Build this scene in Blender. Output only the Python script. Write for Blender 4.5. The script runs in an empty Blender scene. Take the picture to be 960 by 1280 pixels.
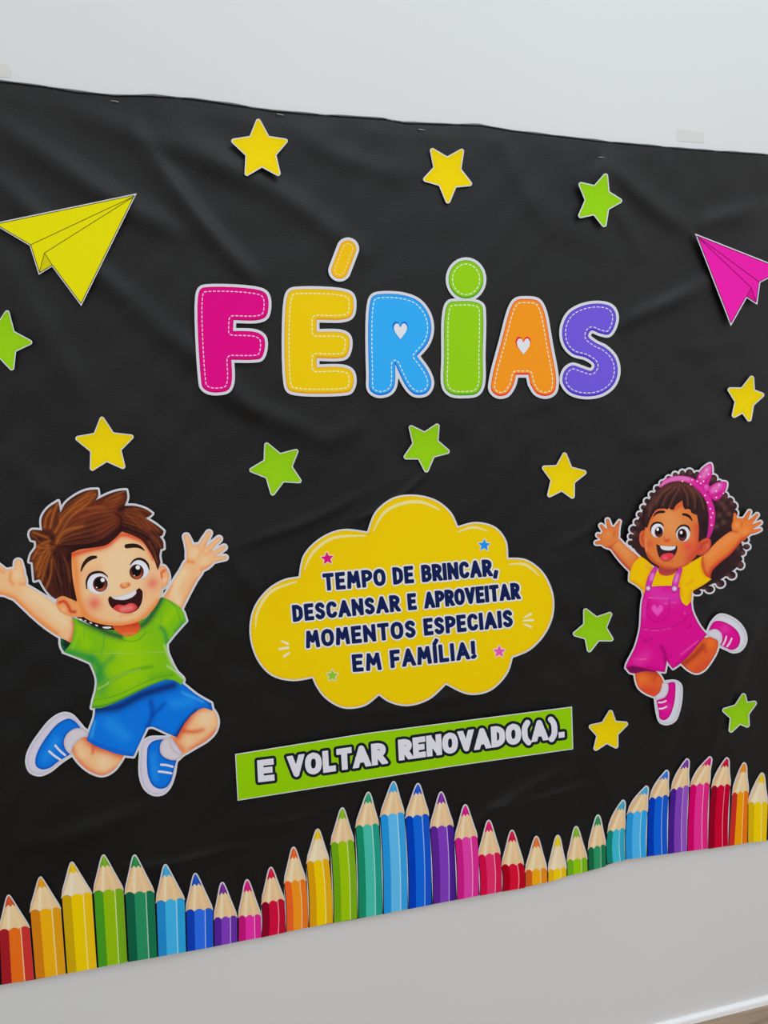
import bpy, math, random
import numpy as np
from mathutils import Vector, Matrix, geometry

random.seed(4)
S = bpy.context.scene
COL = S.collection

# ---------------------------------------------------------------- camera
F = 950.0                                   # focal length in pixels of the 960 x 1280 frame
ex = Vector((3492.0, 155.0, -F)).normalized()          # wall's horizontal direction in camera axes
ez = Vector((0.0, F * F / 155.0, F)).normalized()      # up
ez = (ez - ex * ez.dot(ex)).normalized()
ey = ez.cross(ex)                                       # into the wall
R3 = Matrix((ex, ey, ez))                               # camera -> world
DIST = 1.32
def ray(px, py):
    return R3 @ Vector((px - 480.0, 640.0 - py, -F))
_r = ray(866.7, 1280)
_k = (DIST - 0.010) / _r.y
CAM_H = -_r.z * _k
CAM = Vector((0.0, -DIST, CAM_H))
cam_d = bpy.data.cameras.new('camera')
cam_d.sensor_fit = 'VERTICAL'
cam_d.sensor_height = 36.0
cam_d.lens = 36.0 * F / 1280.0
cam_d.clip_start = 0.02
cam = bpy.data.objects.new('camera', cam_d)
COL.objects.link(cam)
cam.matrix_world = Matrix.Translation(CAM) @ R3.to_4x4()
S.camera = cam

# ---------------------------------------------------------------- light and exposure
S.view_settings.view_transform = 'Standard'
S.view_settings.look = 'None'
S.view_settings.gamma = 1.0
S.view_settings.exposure = 0.0
S.view_settings.use_curve_mapping = False
W = bpy.data.worlds.new('world'); S.world = W; W.use_nodes = True
W.node_tree.nodes['Background'].inputs[0].default_value = (0.995, 0.993, 1.0, 1)
W.node_tree.nodes['Background'].inputs[1].default_value = 0.96
def area(name, loc, target, sx, sy, power, color):
    l = bpy.data.lights.new(name, 'AREA'); l.shape = 'RECTANGLE'; l.size = sx; l.size_y = sy
    l.energy = power; l.color = color
    o = bpy.data.objects.new(name, l); COL.objects.link(o); o.location = loc
    o.rotation_euler = (Vector(target) - Vector(loc)).to_track_quat('-Z', 'Y').to_euler()
    return o
area('ceiling_light', (0.9, -1.5, 3.15), (0.5, -0.35, 1.4), 1.5, 0.8, 14.5, (0.76, 0.91, 1.0))

# ---------------------------------------------------------------- colour helpers
ILL = 0.89
def lin(c):
    out = []
    for v in c:
        v = v / 255.0
        v = v / 12.92 if v <= 0.04045 else ((v + 0.055) / 1.055) ** 2.4
        out.append(min(1.0, v / ILL))
    return np.array(out + [1.0], dtype=np.float64)

# ---------------------------------------------------------------- materials
def new_mat(name, rough=0.6, base=None):
    m = bpy.data.materials.new(name); m.use_nodes = True
    b = m.node_tree.nodes['Principled BSDF']
    b.inputs['Roughness'].default_value = rough
    b.inputs['Specular IOR Level'].default_value = 0.25
    if base is not None: b.inputs['Base Color'].default_value = tuple(base)
    return m, m.node_tree.nodes, m.node_tree.links, b

def print_mat(name, rough):
    m, N, L, b = new_mat(name, rough)
    b.inputs['Specular IOR Level'].default_value = 0.04
    a = N.new('ShaderNodeVertexColor'); a.layer_name = 'print'
    n = N.new('ShaderNodeTexNoise'); n.inputs['Scale'].default_value = 900; n.inputs['Detail'].default_value = 2
    tc = N.new('ShaderNodeTexCoord'); L.new(tc.outputs['Object'], n.inputs['Vector'])
    mr = N.new('ShaderNodeMapRange'); mr.inputs['To Min'].default_value = 0.97; mr.inputs['To Max'].default_value = 1.03
    L.new(n.outputs['Fac'], mr.inputs['Value'])
    mx = N.new('ShaderNodeMix'); mx.data_type = 'RGBA'; mx.blend_type = 'MULTIPLY'; mx.inputs['Factor'].default_value = 1
    L.new(a.outputs['Color'], mx.inputs[6]); L.new(mr.outputs['Result'], mx.inputs[7])
    L.new(mx.outputs[2], b.inputs['Base Color'])
    return m
M_PRINT = print_mat('printed_card', 0.5)

M_CARD, N, L, b = new_mat('white_card', 0.6)
n = N.new('ShaderNodeTexNoise'); n.inputs['Scale'].default_value = 60
cr = N.new('ShaderNodeValToRGB')
cr.color_ramp.elements[0].color = (0.70, 0.71, 0.76, 1); cr.color_ramp.elements[1].color = (0.75, 0.76, 0.81, 1)
L.new(n.outputs['Fac'], cr.inputs[0]); L.new(cr.outputs[0], b.inputs['Base Color'])

M_WALL, N, L, b = new_mat('painted_wall', 0.75)
tc = N.new('ShaderNodeTexCoord')
n = N.new('ShaderNodeTexNoise'); n.inputs['Scale'].default_value = 1.6; n.inputs['Detail'].default_value = 3
L.new(tc.outputs['Object'], n.inputs['Vector'])
cr = N.new('ShaderNodeValToRGB')
cr.color_ramp.elements[0].color = (0.70, 0.71, 0.71, 1); cr.color_ramp.elements[1].color = (0.75, 0.76, 0.76, 1)
L.new(n.outputs['Fac'], cr.inputs[0]); L.new(cr.outputs[0], b.inputs['Base Color'])
n2 = N.new('ShaderNodeTexNoise'); n2.inputs['Scale'].default_value = 160; n2.inputs['Detail'].default_value = 3
L.new(tc.outputs['Object'], n2.inputs['Vector'])
bp = N.new('ShaderNodeBump'); bp.inputs['Strength'].default_value = 0.12; bp.inputs['Distance'].default_value = 0.001
L.new(n2.outputs['Fac'], bp.inputs['Height']); L.new(bp.outputs[0], b.inputs['Normal'])

M_TRIM, N, L, b = new_mat('white_trim', 0.4, (0.90, 0.92, 0.95, 1))
n = N.new('ShaderNodeTexNoise'); n.inputs['Scale'].default_value = 30
bp = N.new('ShaderNodeBump'); bp.inputs['Strength'].default_value = 0.05
L.new(n.outputs['Fac'], bp.inputs['Height']); L.new(bp.outputs[0], b.inputs['Normal'])

def floor_mat(c0, c1):
    m, N, L, b = new_mat('wood_floor', 0.45)
    tc = N.new('ShaderNodeTexCoord'); mp = N.new('ShaderNodeMapping'); mp.inputs['Scale'].default_value = (1.2, 14, 1)
    L.new(tc.outputs['Object'], mp.inputs['Vector'])
    n = N.new('ShaderNodeTexNoise'); n.inputs['Scale'].default_value = 4; n.inputs['Detail'].default_value = 6; n.inputs['Distortion'].default_value = 0.4
    L.new(mp.outputs[0], n.inputs['Vector'])
    cr = N.new('ShaderNodeValToRGB'); cr.color_ramp.elements[0].position = .3; cr.color_ramp.elements[1].position = .7
    cr.color_ramp.elements[0].color = c0; cr.color_ramp.elements[1].color = c1
    L.new(n.outputs['Fac'], cr.inputs[0]); L.new(cr.outputs[0], b.inputs['Base Color'])
    return m
M_FLOOR = floor_mat((0.24, 0.17, 0.11, 1), (0.40, 0.30, 0.21, 1))
M_JOINT, _, _, _ = new_mat('floor_joint', 0.8, (0.12, 0.08, 0.05, 1))

M_FAB, N, L, b = new_mat('black_fabric', 0.50)
b.inputs['Specular IOR Level'].default_value = 0.34
b.inputs['Sheen Weight'].default_value = 0.02
b.inputs['Sheen Roughness'].default_value = 0.5
b.inputs['Sheen Tint'].default_value = (0.8, 0.85, 1, 1)
tc = N.new('ShaderNodeTexCoord')
n = N.new('ShaderNodeTexNoise'); n.inputs['Scale'].default_value = 7; n.inputs['Detail'].default_value = 5
L.new(tc.outputs['Object'], n.inputs['Vector'])
cr = N.new('ShaderNodeValToRGB')
cr.color_ramp.elements[0].color = (0.0010, 0.0010, 0.0011, 1); cr.color_ramp.elements[1].color = (0.0025, 0.0025, 0.0027, 1)
L.new(n.outputs['Fac'], cr.inputs[0]); L.new(cr.outputs[0], b.inputs['Base Color'])
vo = N.new('ShaderNodeTexVoronoi'); vo.inputs['Scale'].default_value = 420
L.new(tc.outputs['Object'], vo.inputs['Vector'])
n3 = N.new('ShaderNodeTexNoise'); n3.inputs['Scale'].default_value = 16; n3.inputs['Detail'].default_value = 5
L.new(tc.outputs['Object'], n3.inputs['Vector'])
b1 = N.new('ShaderNodeBump'); b1.inputs['Strength'].default_value = 0.35; b1.inputs['Distance'].default_value = 0.0006
b2 = N.new('ShaderNodeBump'); b2.inputs['Strength'].default_value = 0.3; b2.inputs['Distance'].default_value = 0.0006
L.new(vo.outputs['Distance'], b1.inputs['Height']); L.new(n3.outputs['Fac'], b2.inputs['Height'])
L.new(b1.outputs[0], b2.inputs['Normal']); L.new(b2.outputs[0], b.inputs['Normal'])

def speck_mat(name, c, rough=0.5, metal=0.0):
    m, N, L, b = new_mat(name, rough); b.inputs['Metallic'].default_value = metal
    n = N.new('ShaderNodeTexNoise'); n.inputs['Scale'].default_value = 200
    cr = N.new('ShaderNodeValToRGB')
    cr.color_ramp.elements[0].color = tuple(v * .88 for v in c) + (1,); cr.color_ramp.elements[1].color = tuple(c) + (1,)
    L.new(n.outputs['Fac'], cr.inputs[0]); L.new(cr.outputs[0], b.inputs['Base Color'])
    return m
M_STAPLE = speck_mat('staple_metal', (0.55, 0.5, 0.45), 0.3, 1.0)
M_THREAD = speck_mat('frayed_edge', (0.16, 0.16, 0.17), 0.8)
M_TAPE = speck_mat('masking_tape', (0.72, 0.715, 0.69), 0.5)

# ---------------------------------------------------------------- mesh helpers
def mesh_obj(name, verts, faces, mat, parent=None, smooth=False, colors=None):
    me = bpy.data.meshes.new(name)
    me.from_pydata(verts, [], faces)
    if colors is not None:
        a = me.color_attributes.new('print', 'FLOAT_COLOR', 'POINT')
        a.data.foreach_set('color', np.asarray(colors, dtype=np.float32).ravel())
    me.materials.append(mat)
    if smooth: me.shade_smooth()
    o = bpy.data.objects.new(name, me); COL.objects.link(o)
    if parent: o.parent = parent
    return o
def tag(o, label=None, cat=None, group=None, kind=None):
    if label: o['label'] = label
    if cat: o['category'] = cat
    if group: o['group'] = group
    if kind: o['kind'] = kind
    return o
def box(name, x0, x1, y0, y1, z0, z1, mat, parent=None):
    v = [(x, y, z) for x in (x0, x1) for y in (y0, y1) for z in (z0, z1)]
    f = [(0, 1, 3, 2), (4, 6, 7, 5), (0, 4, 5, 1), (2, 3, 7, 6), (0, 2, 6, 4), (1, 5, 7, 3)]
    return mesh_obj(name, v, f, mat, parent)

def wall_pts(P, depth):
    """pixel points of the photograph -> points on the vertical plane y = -depth (depth may be an array)"""
    P = np.asarray(P, dtype=np.float64)
    d = np.stack([P[:, 0] - 480.0, 640.0 - P[:, 1], np.full(len(P), -F)], 1)
    R = np.array(R3)
    w = d @ R.T
    k = (DIST - depth) / w[:, 1]
    out = w * k[:, None]
    out[:, 1] = -np.broadcast_to(depth, (len(P),))
    out[:, 2] += CAM_H
    return out

# ---------------------------------------------------------------- the room
room_l, room_r = -2.6, 4.2
box('wall_back', room_l, room_r, 0.0, 0.12, 0.0, 3.3, M_WALL)['kind'] = 'structure'
fl = box('floor', room_l, room_r, -7.0, 0.0, -0.06, -0.004, M_JOINT); fl['kind'] = 'structure'
# floor planks run along the wall; only the ones near the corner of view are built
pw, pl = 0.18, 1.2
for r in range(8):
    off = (r * 0.43) % pl
    x = room_l - off
    while x < room_r:
        a, c = max(x, room_l), min(x + pl, room_r)
        if c - a > 0.05 and a < 2.9 and c > 0.2:
            box('plank', a + .001, c - .001, -(r + 1) * pw + .001, -r * pw - .001, -0.004, 0.0, M_FLOOR, fl)
        x += pl
# low white skirting with a rounded top
prof = [(-0.0, 0.0160), (-0.005, 0.0160), (-0.008, 0.0142), (-0.0095, 0.0110), (-0.010, 0.0), (-0.0, 0.0)]
v = [(x, y, z) for x in (room_l, room_r) for (y, z) in prof]
k = len(prof)
f = [(i, (i + 1) % k, (i + 1) % k + k, i + k) for i in range(k)] + [tuple(range(k))[::-1], tuple(range(k, 2 * k))]
mesh_obj('baseboard_back', v, f, M_TRIM)['kind'] = 'structure'

# ---------------------------------------------------------------- black fabric backdrop
top_px = [(0,101),(50,107),(95,114),(143,119),(190,119),(240,123),(290,130),(340,138),(400,143),(480,148),(505,153),(560,155),(600,156),(640,163),(700,170),(760,177),(860,186),(960,193)]
bot_px = [(0,1231),(43,1224),(82,1217),(121,1210),(160,1202),(232,1190),(296,1177),(327,1171),(357,1165),(386,1159),(447,1148),(510,1136),(570,1125),(627,1114),(655,1109),(684,1102),(708,1095),(735,1089),(758,1082),(781,1074),(808,1071),(835,1067),(860,1064),(885,1060),(910,1057),(934,1053),(960,1050)]
FAB0 = 0.004
T = wall_pts(top_px, FAB0 + .002); B = wall_pts(bot_px, FAB0 + .002)

# long soft folds, given as lines on the cloth (pixels of the photo), width and height in metres
FOLDS = [
 (-60,130, 240,300, .022, .0065), (-60,190, 200,400, .020, .006), (150,160, 330,360, .018, .0065), (60,120, 330,240, .020, .004),
 (190,140, 470,330, .022, .004), (-40,250, 130,560, .026, .004), (160,380, 330,520, .022, .0045),(240,470, 420,560, .02,.003),
 (350,160, 520,230, .02, .0022), (745,205, 870,290, .022, .0065), (870,290, 960,250, .020, .0060), (745,200, 800,330, .018, .003),
 (770,415, 900,340, .017, .0062), (660,240, 780,330, .03, .002), (900,330, 1000,300, .03,.003), (620,160, 690,300, .02,.002),
 (440,655, 545,588, .006, .0022), (290,690, 470,610, .010, .0016), (560,790, 700,700, .016,.0016), (690,690, 760,640,.012,.0016),
 (880,960, 950,760, .022, .0045), (820,960, 900,720,.020,.003), (560,1040, 720,960, .016, .0035), (600,1010, 740,985, .010, .0025), (150,1085, 320,1060, .010, .0025),
 (20,1060, 200,1010, .02,.0025), (260,640, 330,760, .02,.002), (0,560, 90,640, .02,.002), (430,900,640,850,.014,.0015), (300,1040, 420,1010,.014,.002),
 (840,440, 960,420, .02,.002), (780,560, 900,520,.02,.0018), (640,520,760,470,.018,.0016), (380,560,470,520,.02,.0016)]
FW = []
for x0, y0, x1, y1, w, h in FOLDS:
    a = wall_pts([(x0, y0), (x1, y1)], .006)
    FW.append((a[0, 0], a[0, 2], a[1, 0], a[1, 2], w * .95, h * 1.3))
def relief(X, Z):
    r = np.zeros_like(X)
    for x0, z0, x1, z1, w, h in FW:
        dx, dz = x1 - x0, z1 - z0; L2 = dx * dx + dz * dz
        t = ((X - x0) * dx + (Z - z0) * dz) / L2
        side = ((X - x0) * dz - (Z - z0) * dx) / math.sqrt(L2)
        side = side + .006 * np.sin(t * 5 + h * 900)
        along = np.clip(1 - (2 * t - 1) ** 2, 0, 1) ** .7
        r += h * along * np.exp(-(side / w) ** 2)
    r += .0007 * (np.sin(X * 19 + Z * 7 + 2 * np.sin(Z * 9)) + np.sin(X * 11 - Z * 17 + 1.5 * np.sin(X * 8 + 1)))
    r += .0003 * (np.sin(X * 57 + Z * 31 + 3 * np.sin(Z * 13)) + np.sin(X * 43 - Z * 71 + 2 * np.sin(X * 21)))
    return r + .0018
NU, NV = 420, 300
XS = np.linspace(T[0, 0] - .22, T[-1, 0] + .30, NU)
zt = np.interp(XS, T[:, 0], T[:, 2]); zb = np.interp(XS, B[:, 0], B[:, 2])
U, Vv = np.meshgrid(XS, np.linspace(0, 1, NV), indexing='ij')
ZZ = zb[:, None] + (zt - zb)[:, None] * Vv
RR = relief(U, ZZ)
topf = np.clip((Vv - 0.985) / 0.015, 0, 1)
YY = -(FAB0 + RR * (1 - .85 * topf))
verts = np.stack([U, YY, ZZ], -1).reshape(-1, 3)
idx = np.arange(NU * NV).reshape(NU, NV)
q = np.stack([idx[:-1, :-1], idx[1:, :-1], idx[1:, 1:], idx[:-1, 1:]], -1).reshape(-1, 4)
fab = mesh_obj('fabric_backdrop', verts.tolist(), q.tolist(), M_FAB, smooth=True)
sm = fab.modifiers.new('thickness', 'SOLIDIFY'); sm.thickness = 0.0006; sm.offset = -1
tag(fab, 'large sheet of black fabric stapled to the wall behind all the paper decorations', 'backdrop')
# raw top edge of the cloth: a thin paler rolled hem
hv, hf = [], []
for i, x in enumerate(XS):
    z = zt[i]; y = YY[i, -1]
    rr = .0011 + .0007 * math.sin(i * .37) * math.sin(i * .11)
    for a in range(6):
        t = a * math.pi / 3
        hv.append((x, y - .0004 + rr * math.cos(t), z + .0006 + rr * math.sin(t)))
    if i:
        p = (i - 1) * 6; c = i * 6
        for a in range(6): hf.append((p + a, p + (a + 1) % 6, c + (a + 1) % 6, c + a))
hem = mesh_obj('frayed_hem', hv, hf, M_THREAD, fab, smooth=True)
hem['label'] = 'pale frayed thread along the raw top edge'

def depth_at(pts, extra):
    p = np.asarray(pts, dtype=float); a, b_ = p.min(0), p.max(0)
    # the cloth's highest point behind the cut-out
    gx, gy = np.meshgrid(np.linspace(a[0], b_[0], 24), np.linspace(a[1], b_[1], 24))
    w = wall_pts(np.concatenate([p, np.stack([gx.ravel(), gy.ravel()], 1)]), .006)
    return FAB0 + float(relief(w[:, 0], w[:, 2]).max()) + extra

# staples and tape
def staple(x, y, ang, label, w=.011):
    c = wall_pts([(x, y)], .008)[0]
    yb = -(FAB0 + float(relief(np.array([c[0]]), np.array([c[2]]))[0]) * 1.0 + .0008)
    r = .0006; vs, fs = [], []
    path = [(-w / 2, .0035), (-w / 2, 0), (-w / 2 + .001, -.0006), (w / 2 - .001, -.0006), (w / 2, 0), (w / 2, .0035)]
    ca, sa = math.cos(ang), math.sin(ang)
    for i, (u, d) in enumerate(path):
        for a in range(6):
            t = a * math.pi / 3
            if i in (0, 1, 4, 5): q3 = (u + r * math.cos(t), d, r * math.sin(t))
            else: q3 = (u, d + r * math.cos(t), r * math.sin(t))
            vs.append((q3[0] * ca - q3[2] * sa, q3[1], q3[0] * sa + q3[2] * ca))
        if i:
            p, c2 = (i - 1) * 6, i * 6
            for a in range(6): fs.append((p + a, p + (a + 1) % 6, c2 + (a + 1) % 6, c2 + a))
    fs += [tuple(range(6)), tuple(range(30, 36))]
    o = mesh_obj('staple', vs, fs, M_STAPLE, smooth=True); o.location = (c[0], yb, c[2])
    tag(o, label, 'staple', 'staples along the top of the fabric')
staple(143, 126, -.05, 'small metal staple in fabric top edge, leftmost, above yellow paper plane')
staple(350, 143, -.08, 'small metal staple in fabric top edge just right of the topmost yellow star')
staple(527, 162, -.05, 'small metal staple in fabric top edge above the upside-down yellow star')
staple(752, 197, .02, 'small metal staple in fabric just above the upper right green star')
def tape(pts, label):
    w = wall_pts(pts, .0004); c = w.mean(0); n = len(w)
    vs = [(p[0] - c[0], 0, p[2] - c[2]) for p in w] + [(p[0] - c[0], -.0003, p[2] - c[2]) for p in w]
    fs = [tuple(range(n)), tuple(range(2 * n - 1, n - 1, -1))] + [(i, (i + 1) % n, (i + 1) % n + n, i + n) for i in range(n)]
    o = mesh_obj('tape_piece', vs, fs, M_TAPE); o.location = (c[0], -.0001, c[2])
    tag(o, label, 'tape', 'tape pieces on the wall above the fabric')
tape([(-14, 78), (8, 80), (14, 88), (13, 97), (-14, 95)], 'faint beige tape patch on wall at the upper left fabric corner')
tape([(846, 161), (880, 165), (880, 179), (846, 176)], 'faint beige tape patch on wall above the fabric near its right end')

# ---------------------------------------------------------------- drawing kit: traced outlines -> printed card
class Fr:
    def __init__(s, x, y, k): s.x, s.y, s.k = x, y, k
    def p(s, a, b): return (s.x + a / s.k, s.y + b / s.k)
PX = Fr(0, 0, 1)
def smooth_pts(pts, corner, closed, sub=6):
    n = len(pts); out = []
    rng = range(n) if closed else range(n - 1)
    for i in rng:
        p1, p2 = pts[i], pts[(i + 1) % n]
        p0 = pts[i - 1] if (closed or i > 0) else p1
        p3 = pts[(i + 2) % n] if (closed or i + 2 < n) else p2
        if corner[i]: p0 = p1
        if corner[(i + 1) % n]: p3 = p2
        if corner[i] and corner[(i + 1) % n]:
            out.append(p1); continue
        # centripetal Catmull-Rom written as a Hermite segment
        d1 = max(math.hypot(p2[0] - p1[0], p2[1] - p1[1]), 1e-6) ** .5
        d0 = max(math.hypot(p1[0] - p0[0], p1[1] - p0[1]), 1e-9) ** .5; d2 = max(math.hypot(p3[0] - p2[0], p3[1] - p2[1]), 1e-9) ** .5
        if d0 < 1e-3: d0 = d1
        if d2 < 1e-3: d2 = d1
        m1 = [p2[j] - p1[j] + d1 * ((p1[j] - p0[j]) / d0 - (p2[j] - p0[j]) / (d0 + d1)) for j in range(len(p1))]
        m2 = [p2[j] - p1[j] + d1 * ((p3[j] - p2[j]) / d2 - (p3[j] - p1[j]) / (d1 + d2)) for j in range(len(p1))]
        for s in range(sub):
            t = s / sub; t2, t3 = t * t, t * t * t
            out.append(tuple((2 * t3 - 3 * t2 + 1) * p1[j] + (t3 - 2 * t2 + t) * m1[j] + (-2 * t3 + 3 * t2) * p2[j] + (t3 - t2) * m2[j] for j in range(len(p1))))
    if not closed: out.append(tuple(pts[-1]))
    return out
def parse(fr, s, closed, sub=6):
    pts, cor = [], []
    for tk in s.split():
        c = tk.endswith('!'); v = [float(q) for q in tk.rstrip('!').split(',')]
        x, y = fr.p(v[0], v[1])
        pts.append((x, y) + tuple(q / fr.k for q in v[2:])); cor.append(c)
    return np.array(smooth_pts(pts, cor, closed, sub))
def shape(fr, s):
    """'x,y x,y! ...' closed outline; '~x,y,r ...' brush stroke; '@cx,cy,rx,ry' ellipse; joined by |"""
    prims = []
    for g in s.split('|'):
        g = g.strip()
        if g[0] == '~':
            prims.append(('s', parse(fr, g[1:], False, 4)))
        elif g[0] == '@':
            cx, cy, rx, ry = [float(q) for q in g[1:].split(',')]
            cx, cy = fr.p(cx, cy); rx /= fr.k; ry /= fr.k
            t = np.linspace(0, 2 * math.pi, 33)[:-1]
            prims.append(('p', np.stack([cx + rx * np.cos(t), cy + ry * np.sin(t)], 1)))
        else:
            prims.append(('p', parse(fr, g, True)))
    return prims
def seg_dist(X, Y, a, b, r0=0.0, r1=0.0):
    dx, dy = b[0] - a[0], b[1] - a[1]; L2 = dx * dx + dy * dy + 1e-12
    t = np.clip(((X - a[0]) * dx + (Y - a[1]) * dy) / L2, 0, 1)
    return np.hypot(X - a[0] - t * dx, Y - a[1] - t * dy) - (r0 + (r1 - r0) * t)
def sdf(prims, X, Y):
    D = np.full(X.shape, 1e9)
    for k, P in prims:
        if k == 'c':
            D = np.minimum(D, np.hypot(X - P[0], Y - P[1]) - P[2]); continue
        pad = 8 + (P[:, 2].max() if k == 's' else 0)
        lo = P[:, :2].min(0) - pad; hi = P[:, :2].max(0) + pad
        m = (X > lo[0]) & (X < hi[0]) & (Y > lo[1]) & (Y < hi[1])
        if not m.any(): continue
        x, y = X[m], Y[m]; d = np.full(x.shape, 1e9)
        if k == 's':
            for i in range(len(P) - 1):
                d = np.minimum(d, seg_dist(x, y, P[i], P[i + 1], P[i][2], P[i + 1][2]))
        else:
            ins = np.zeros(x.shape, bool); n = len(P)
            for i in range(n):
                a, b = P[i], P[(i + 1) % n]
                d = np.minimum(d, seg_dist(x, y, a, b))
                if a[1] != b[1]:
                    c = ((a[1] > y) != (b[1] > y)) & (x < (b[0] - a[0]) * (y - a[1]) / (b[1] - a[1]) + a[0])
                    ins ^= c
            d = np.where(ins, -d, d)
        D[m] = np.minimum(D[m], d)
    return D
def bounds(prims, pad):
    P = [p[:, :2] if k != 's' else np.concatenate([p[:, :2] - p[:, 2:3], p[:, :2] + p[:, 2:3]]) for k, p in prims]
    P = np.concatenate(P); return P.min(0) - pad, P.max(0) + pad
def contours(prims, iso=0.0, h=0.7, fn=None):
    lo, hi = bounds(prims, max(iso, 0) + 2.5)
    xs = np.arange(lo[0], hi[0] + h, h) + .0137; ys = np.arange(lo[1], hi[1] + h, h) + .0071
    X, Y = np.meshgrid(xs, ys, indexing='ij')
    D = (fn(X, Y) if fn else sdf(prims, X, Y)) - iso
    D = np.where(D == 0, 1e-9, D)
    I = D < 0
    c = I[:-1, :-1] * 1 + I[1:, :-1] * 2 + I[1:, 1:] * 4 + I[:-1, 1:] * 8
    tab = {1: [(3, 0)], 2: [(0, 1)], 3: [(3, 1)], 4: [(1, 2)], 5: [(3, 0), (1, 2)], 6: [(0, 2)], 7: [(3, 2)], 8: [(2, 3)], 9: [(2, 0)], 10: [(0, 1), (2, 3)], 11: [(2, 1)], 12: [(1, 3)], 13: [(1, 0)], 14: [(0, 3)]}
    nxt, pos = {}, {}
    for i, j in zip(*np.nonzero((c > 0) & (c < 15))):
        i, j = int(i), int(j)
        def key(e):
            k = (0, i, j) if e == 0 else (1, i + 1, j) if e == 1 else (0, i, j + 1) if e == 2 else (1, i, j)
            if k not in pos:
                a = (k[1], k[2]); b = (k[1] + 1, k[2]) if k[0] == 0 else (k[1], k[2] + 1)
                da, db = D[a], D[b]; t = da / (da - db)
                pos[k] = (xs[a[0]] + (xs[b[0]] - xs[a[0]]) * t, ys[a[1]] + (ys[b[1]] - ys[a[1]]) * t)
            return k
        for e0, e1 in tab[int(c[i, j])]:
            nxt[key(e0)] = key(e1)
    loops = []
    while nxt:
        s, k = next(iter(nxt.items())); del nxt[s]; lp = [s]
        while k != s and k in nxt:
            lp.append(k); k = nxt.pop(k)
        if len(lp) > 5: loops.append(simplify([pos[q] for q in lp], .045))
    return [l for l in loops if len(l) > 2]
def simplify(P, tol):
    P = np.array(P); n = len(P)
    far = int(np.argmax(((P - P[0]) ** 2).sum(1)))
    keep = {0, far}
    st = [(0, far), (far, n)]
    while st:
        a, b = st.pop()
        if b - a < 2: continue
        A = P[a]; Bp = P[b % n]; d = Bp - A; L_ = math.hypot(*d) + 1e-12
        q = P[a + 1:b] - A
        e = np.abs(q[:, 0] * d[1] - q[:, 1] * d[0]) / L_
        m = int(np.argmax(e))
        if e[m] > tol:
            k = a + 1 + m; keep.add(k % n); st += [(a, k), (k, b)]
    return P[sorted(keep)]
def densify(loop, mx):
    out = []
    n = len(loop)
    for i in range(n):
        a, b = loop[i], loop[(i + 1) % n]
        k = max(1, int(math.ceil(math.hypot(b[0] - a[0], b[1] - a[1]) / mx)))
        for s in range(k): out.append((a[0] + (b[0] - a[0]) * s / k, a[1] + (b[1] - a[1]) * s / k))
    return np.array(out)
def inside(loops, x, y):
    ins = np.zeros(x.shape, bool)
    for P in loops:
        n = len(P)
        for i in range(n):
            a, b = P[i], P[(i + 1) % n]
            if a[1] != b[1]:
                ins ^= ((a[1] > y) != (b[1] > y)) & (x < (b[0] - a[0]) * (y - a[1]) / (b[1] - a[1]) + a[0])
    return ins
def fill(loops, step, edge=None):
    loops = [densify(l, edge or step) for l in loops]
    V, E = [], []
    for l in loops:
        s = len(V); V += [tuple(p) for p in l]; E += [(s + i, s + (i + 1) % len(l)) for i in range(len(l))]
    A = np.array(V)
    lo, hi = A.min(0), A.max(0)
    X, Y = np.meshgrid(np.arange(lo[0] + step * .5, hi[0], step), np.arange(lo[1] + step * .5, hi[1], step))
    X = X + (np.arange(X.shape[0]) % 2)[:, None] * step * .5
    x, y = X.ravel(), Y.ravel(); m = inside(loops, x, y); x, y = x[m], y[m]
    # keep a margin from the outline
    if len(x):
        H = {}
        cs = step
        for p in V: H.setdefault((int(p[0] // cs), int(p[1] // cs)), []).append(p)
        ok = []
        for a, b_ in zip(x, y):
            ci, cj = int(a // cs), int(b_ // cs); good = True
            for di in (-1, 0, 1):
                for dj in (-1, 0, 1):
                    for p in H.get((ci + di, cj + dj), ()):
                        if (p[0] - a) ** 2 + (p[1] - b_) ** 2 < (.45 * step) ** 2: good = False
            if good: ok.append((a, b_))
        V += ok
    c0 = np.array(V).mean(0)
    r = geometry.delaunay_2d_cdt([Vector((p[0] - c0[0], p[1] - c0[1])) for p in V], E, [], 0, 1e-7)
    VV = np.array([(v.x, v.y) for v in r[0]]) + c0
    Fc = np.array([f for f in r[2] if len(f) == 3])
    C = VV[Fc].mean(1)
    Fc = Fc[inside(loops, C[:, 0], C[:, 1])]
    a, b_, c = VV[Fc[:, 0]], VV[Fc[:, 1]], VV[Fc[:, 2]]
    cr_ = (b_[:, 0] - a[:, 0]) * (c[:, 1] - a[:, 1]) - (b_[:, 1] - a[:, 1]) * (c[:, 0] - a[:, 0])
    Fc[cr_ > 0] = Fc[cr_ > 0][:, ::-1]          # pixel y grows downwards: front faces look at the room
    return VV, Fc, loops

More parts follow.
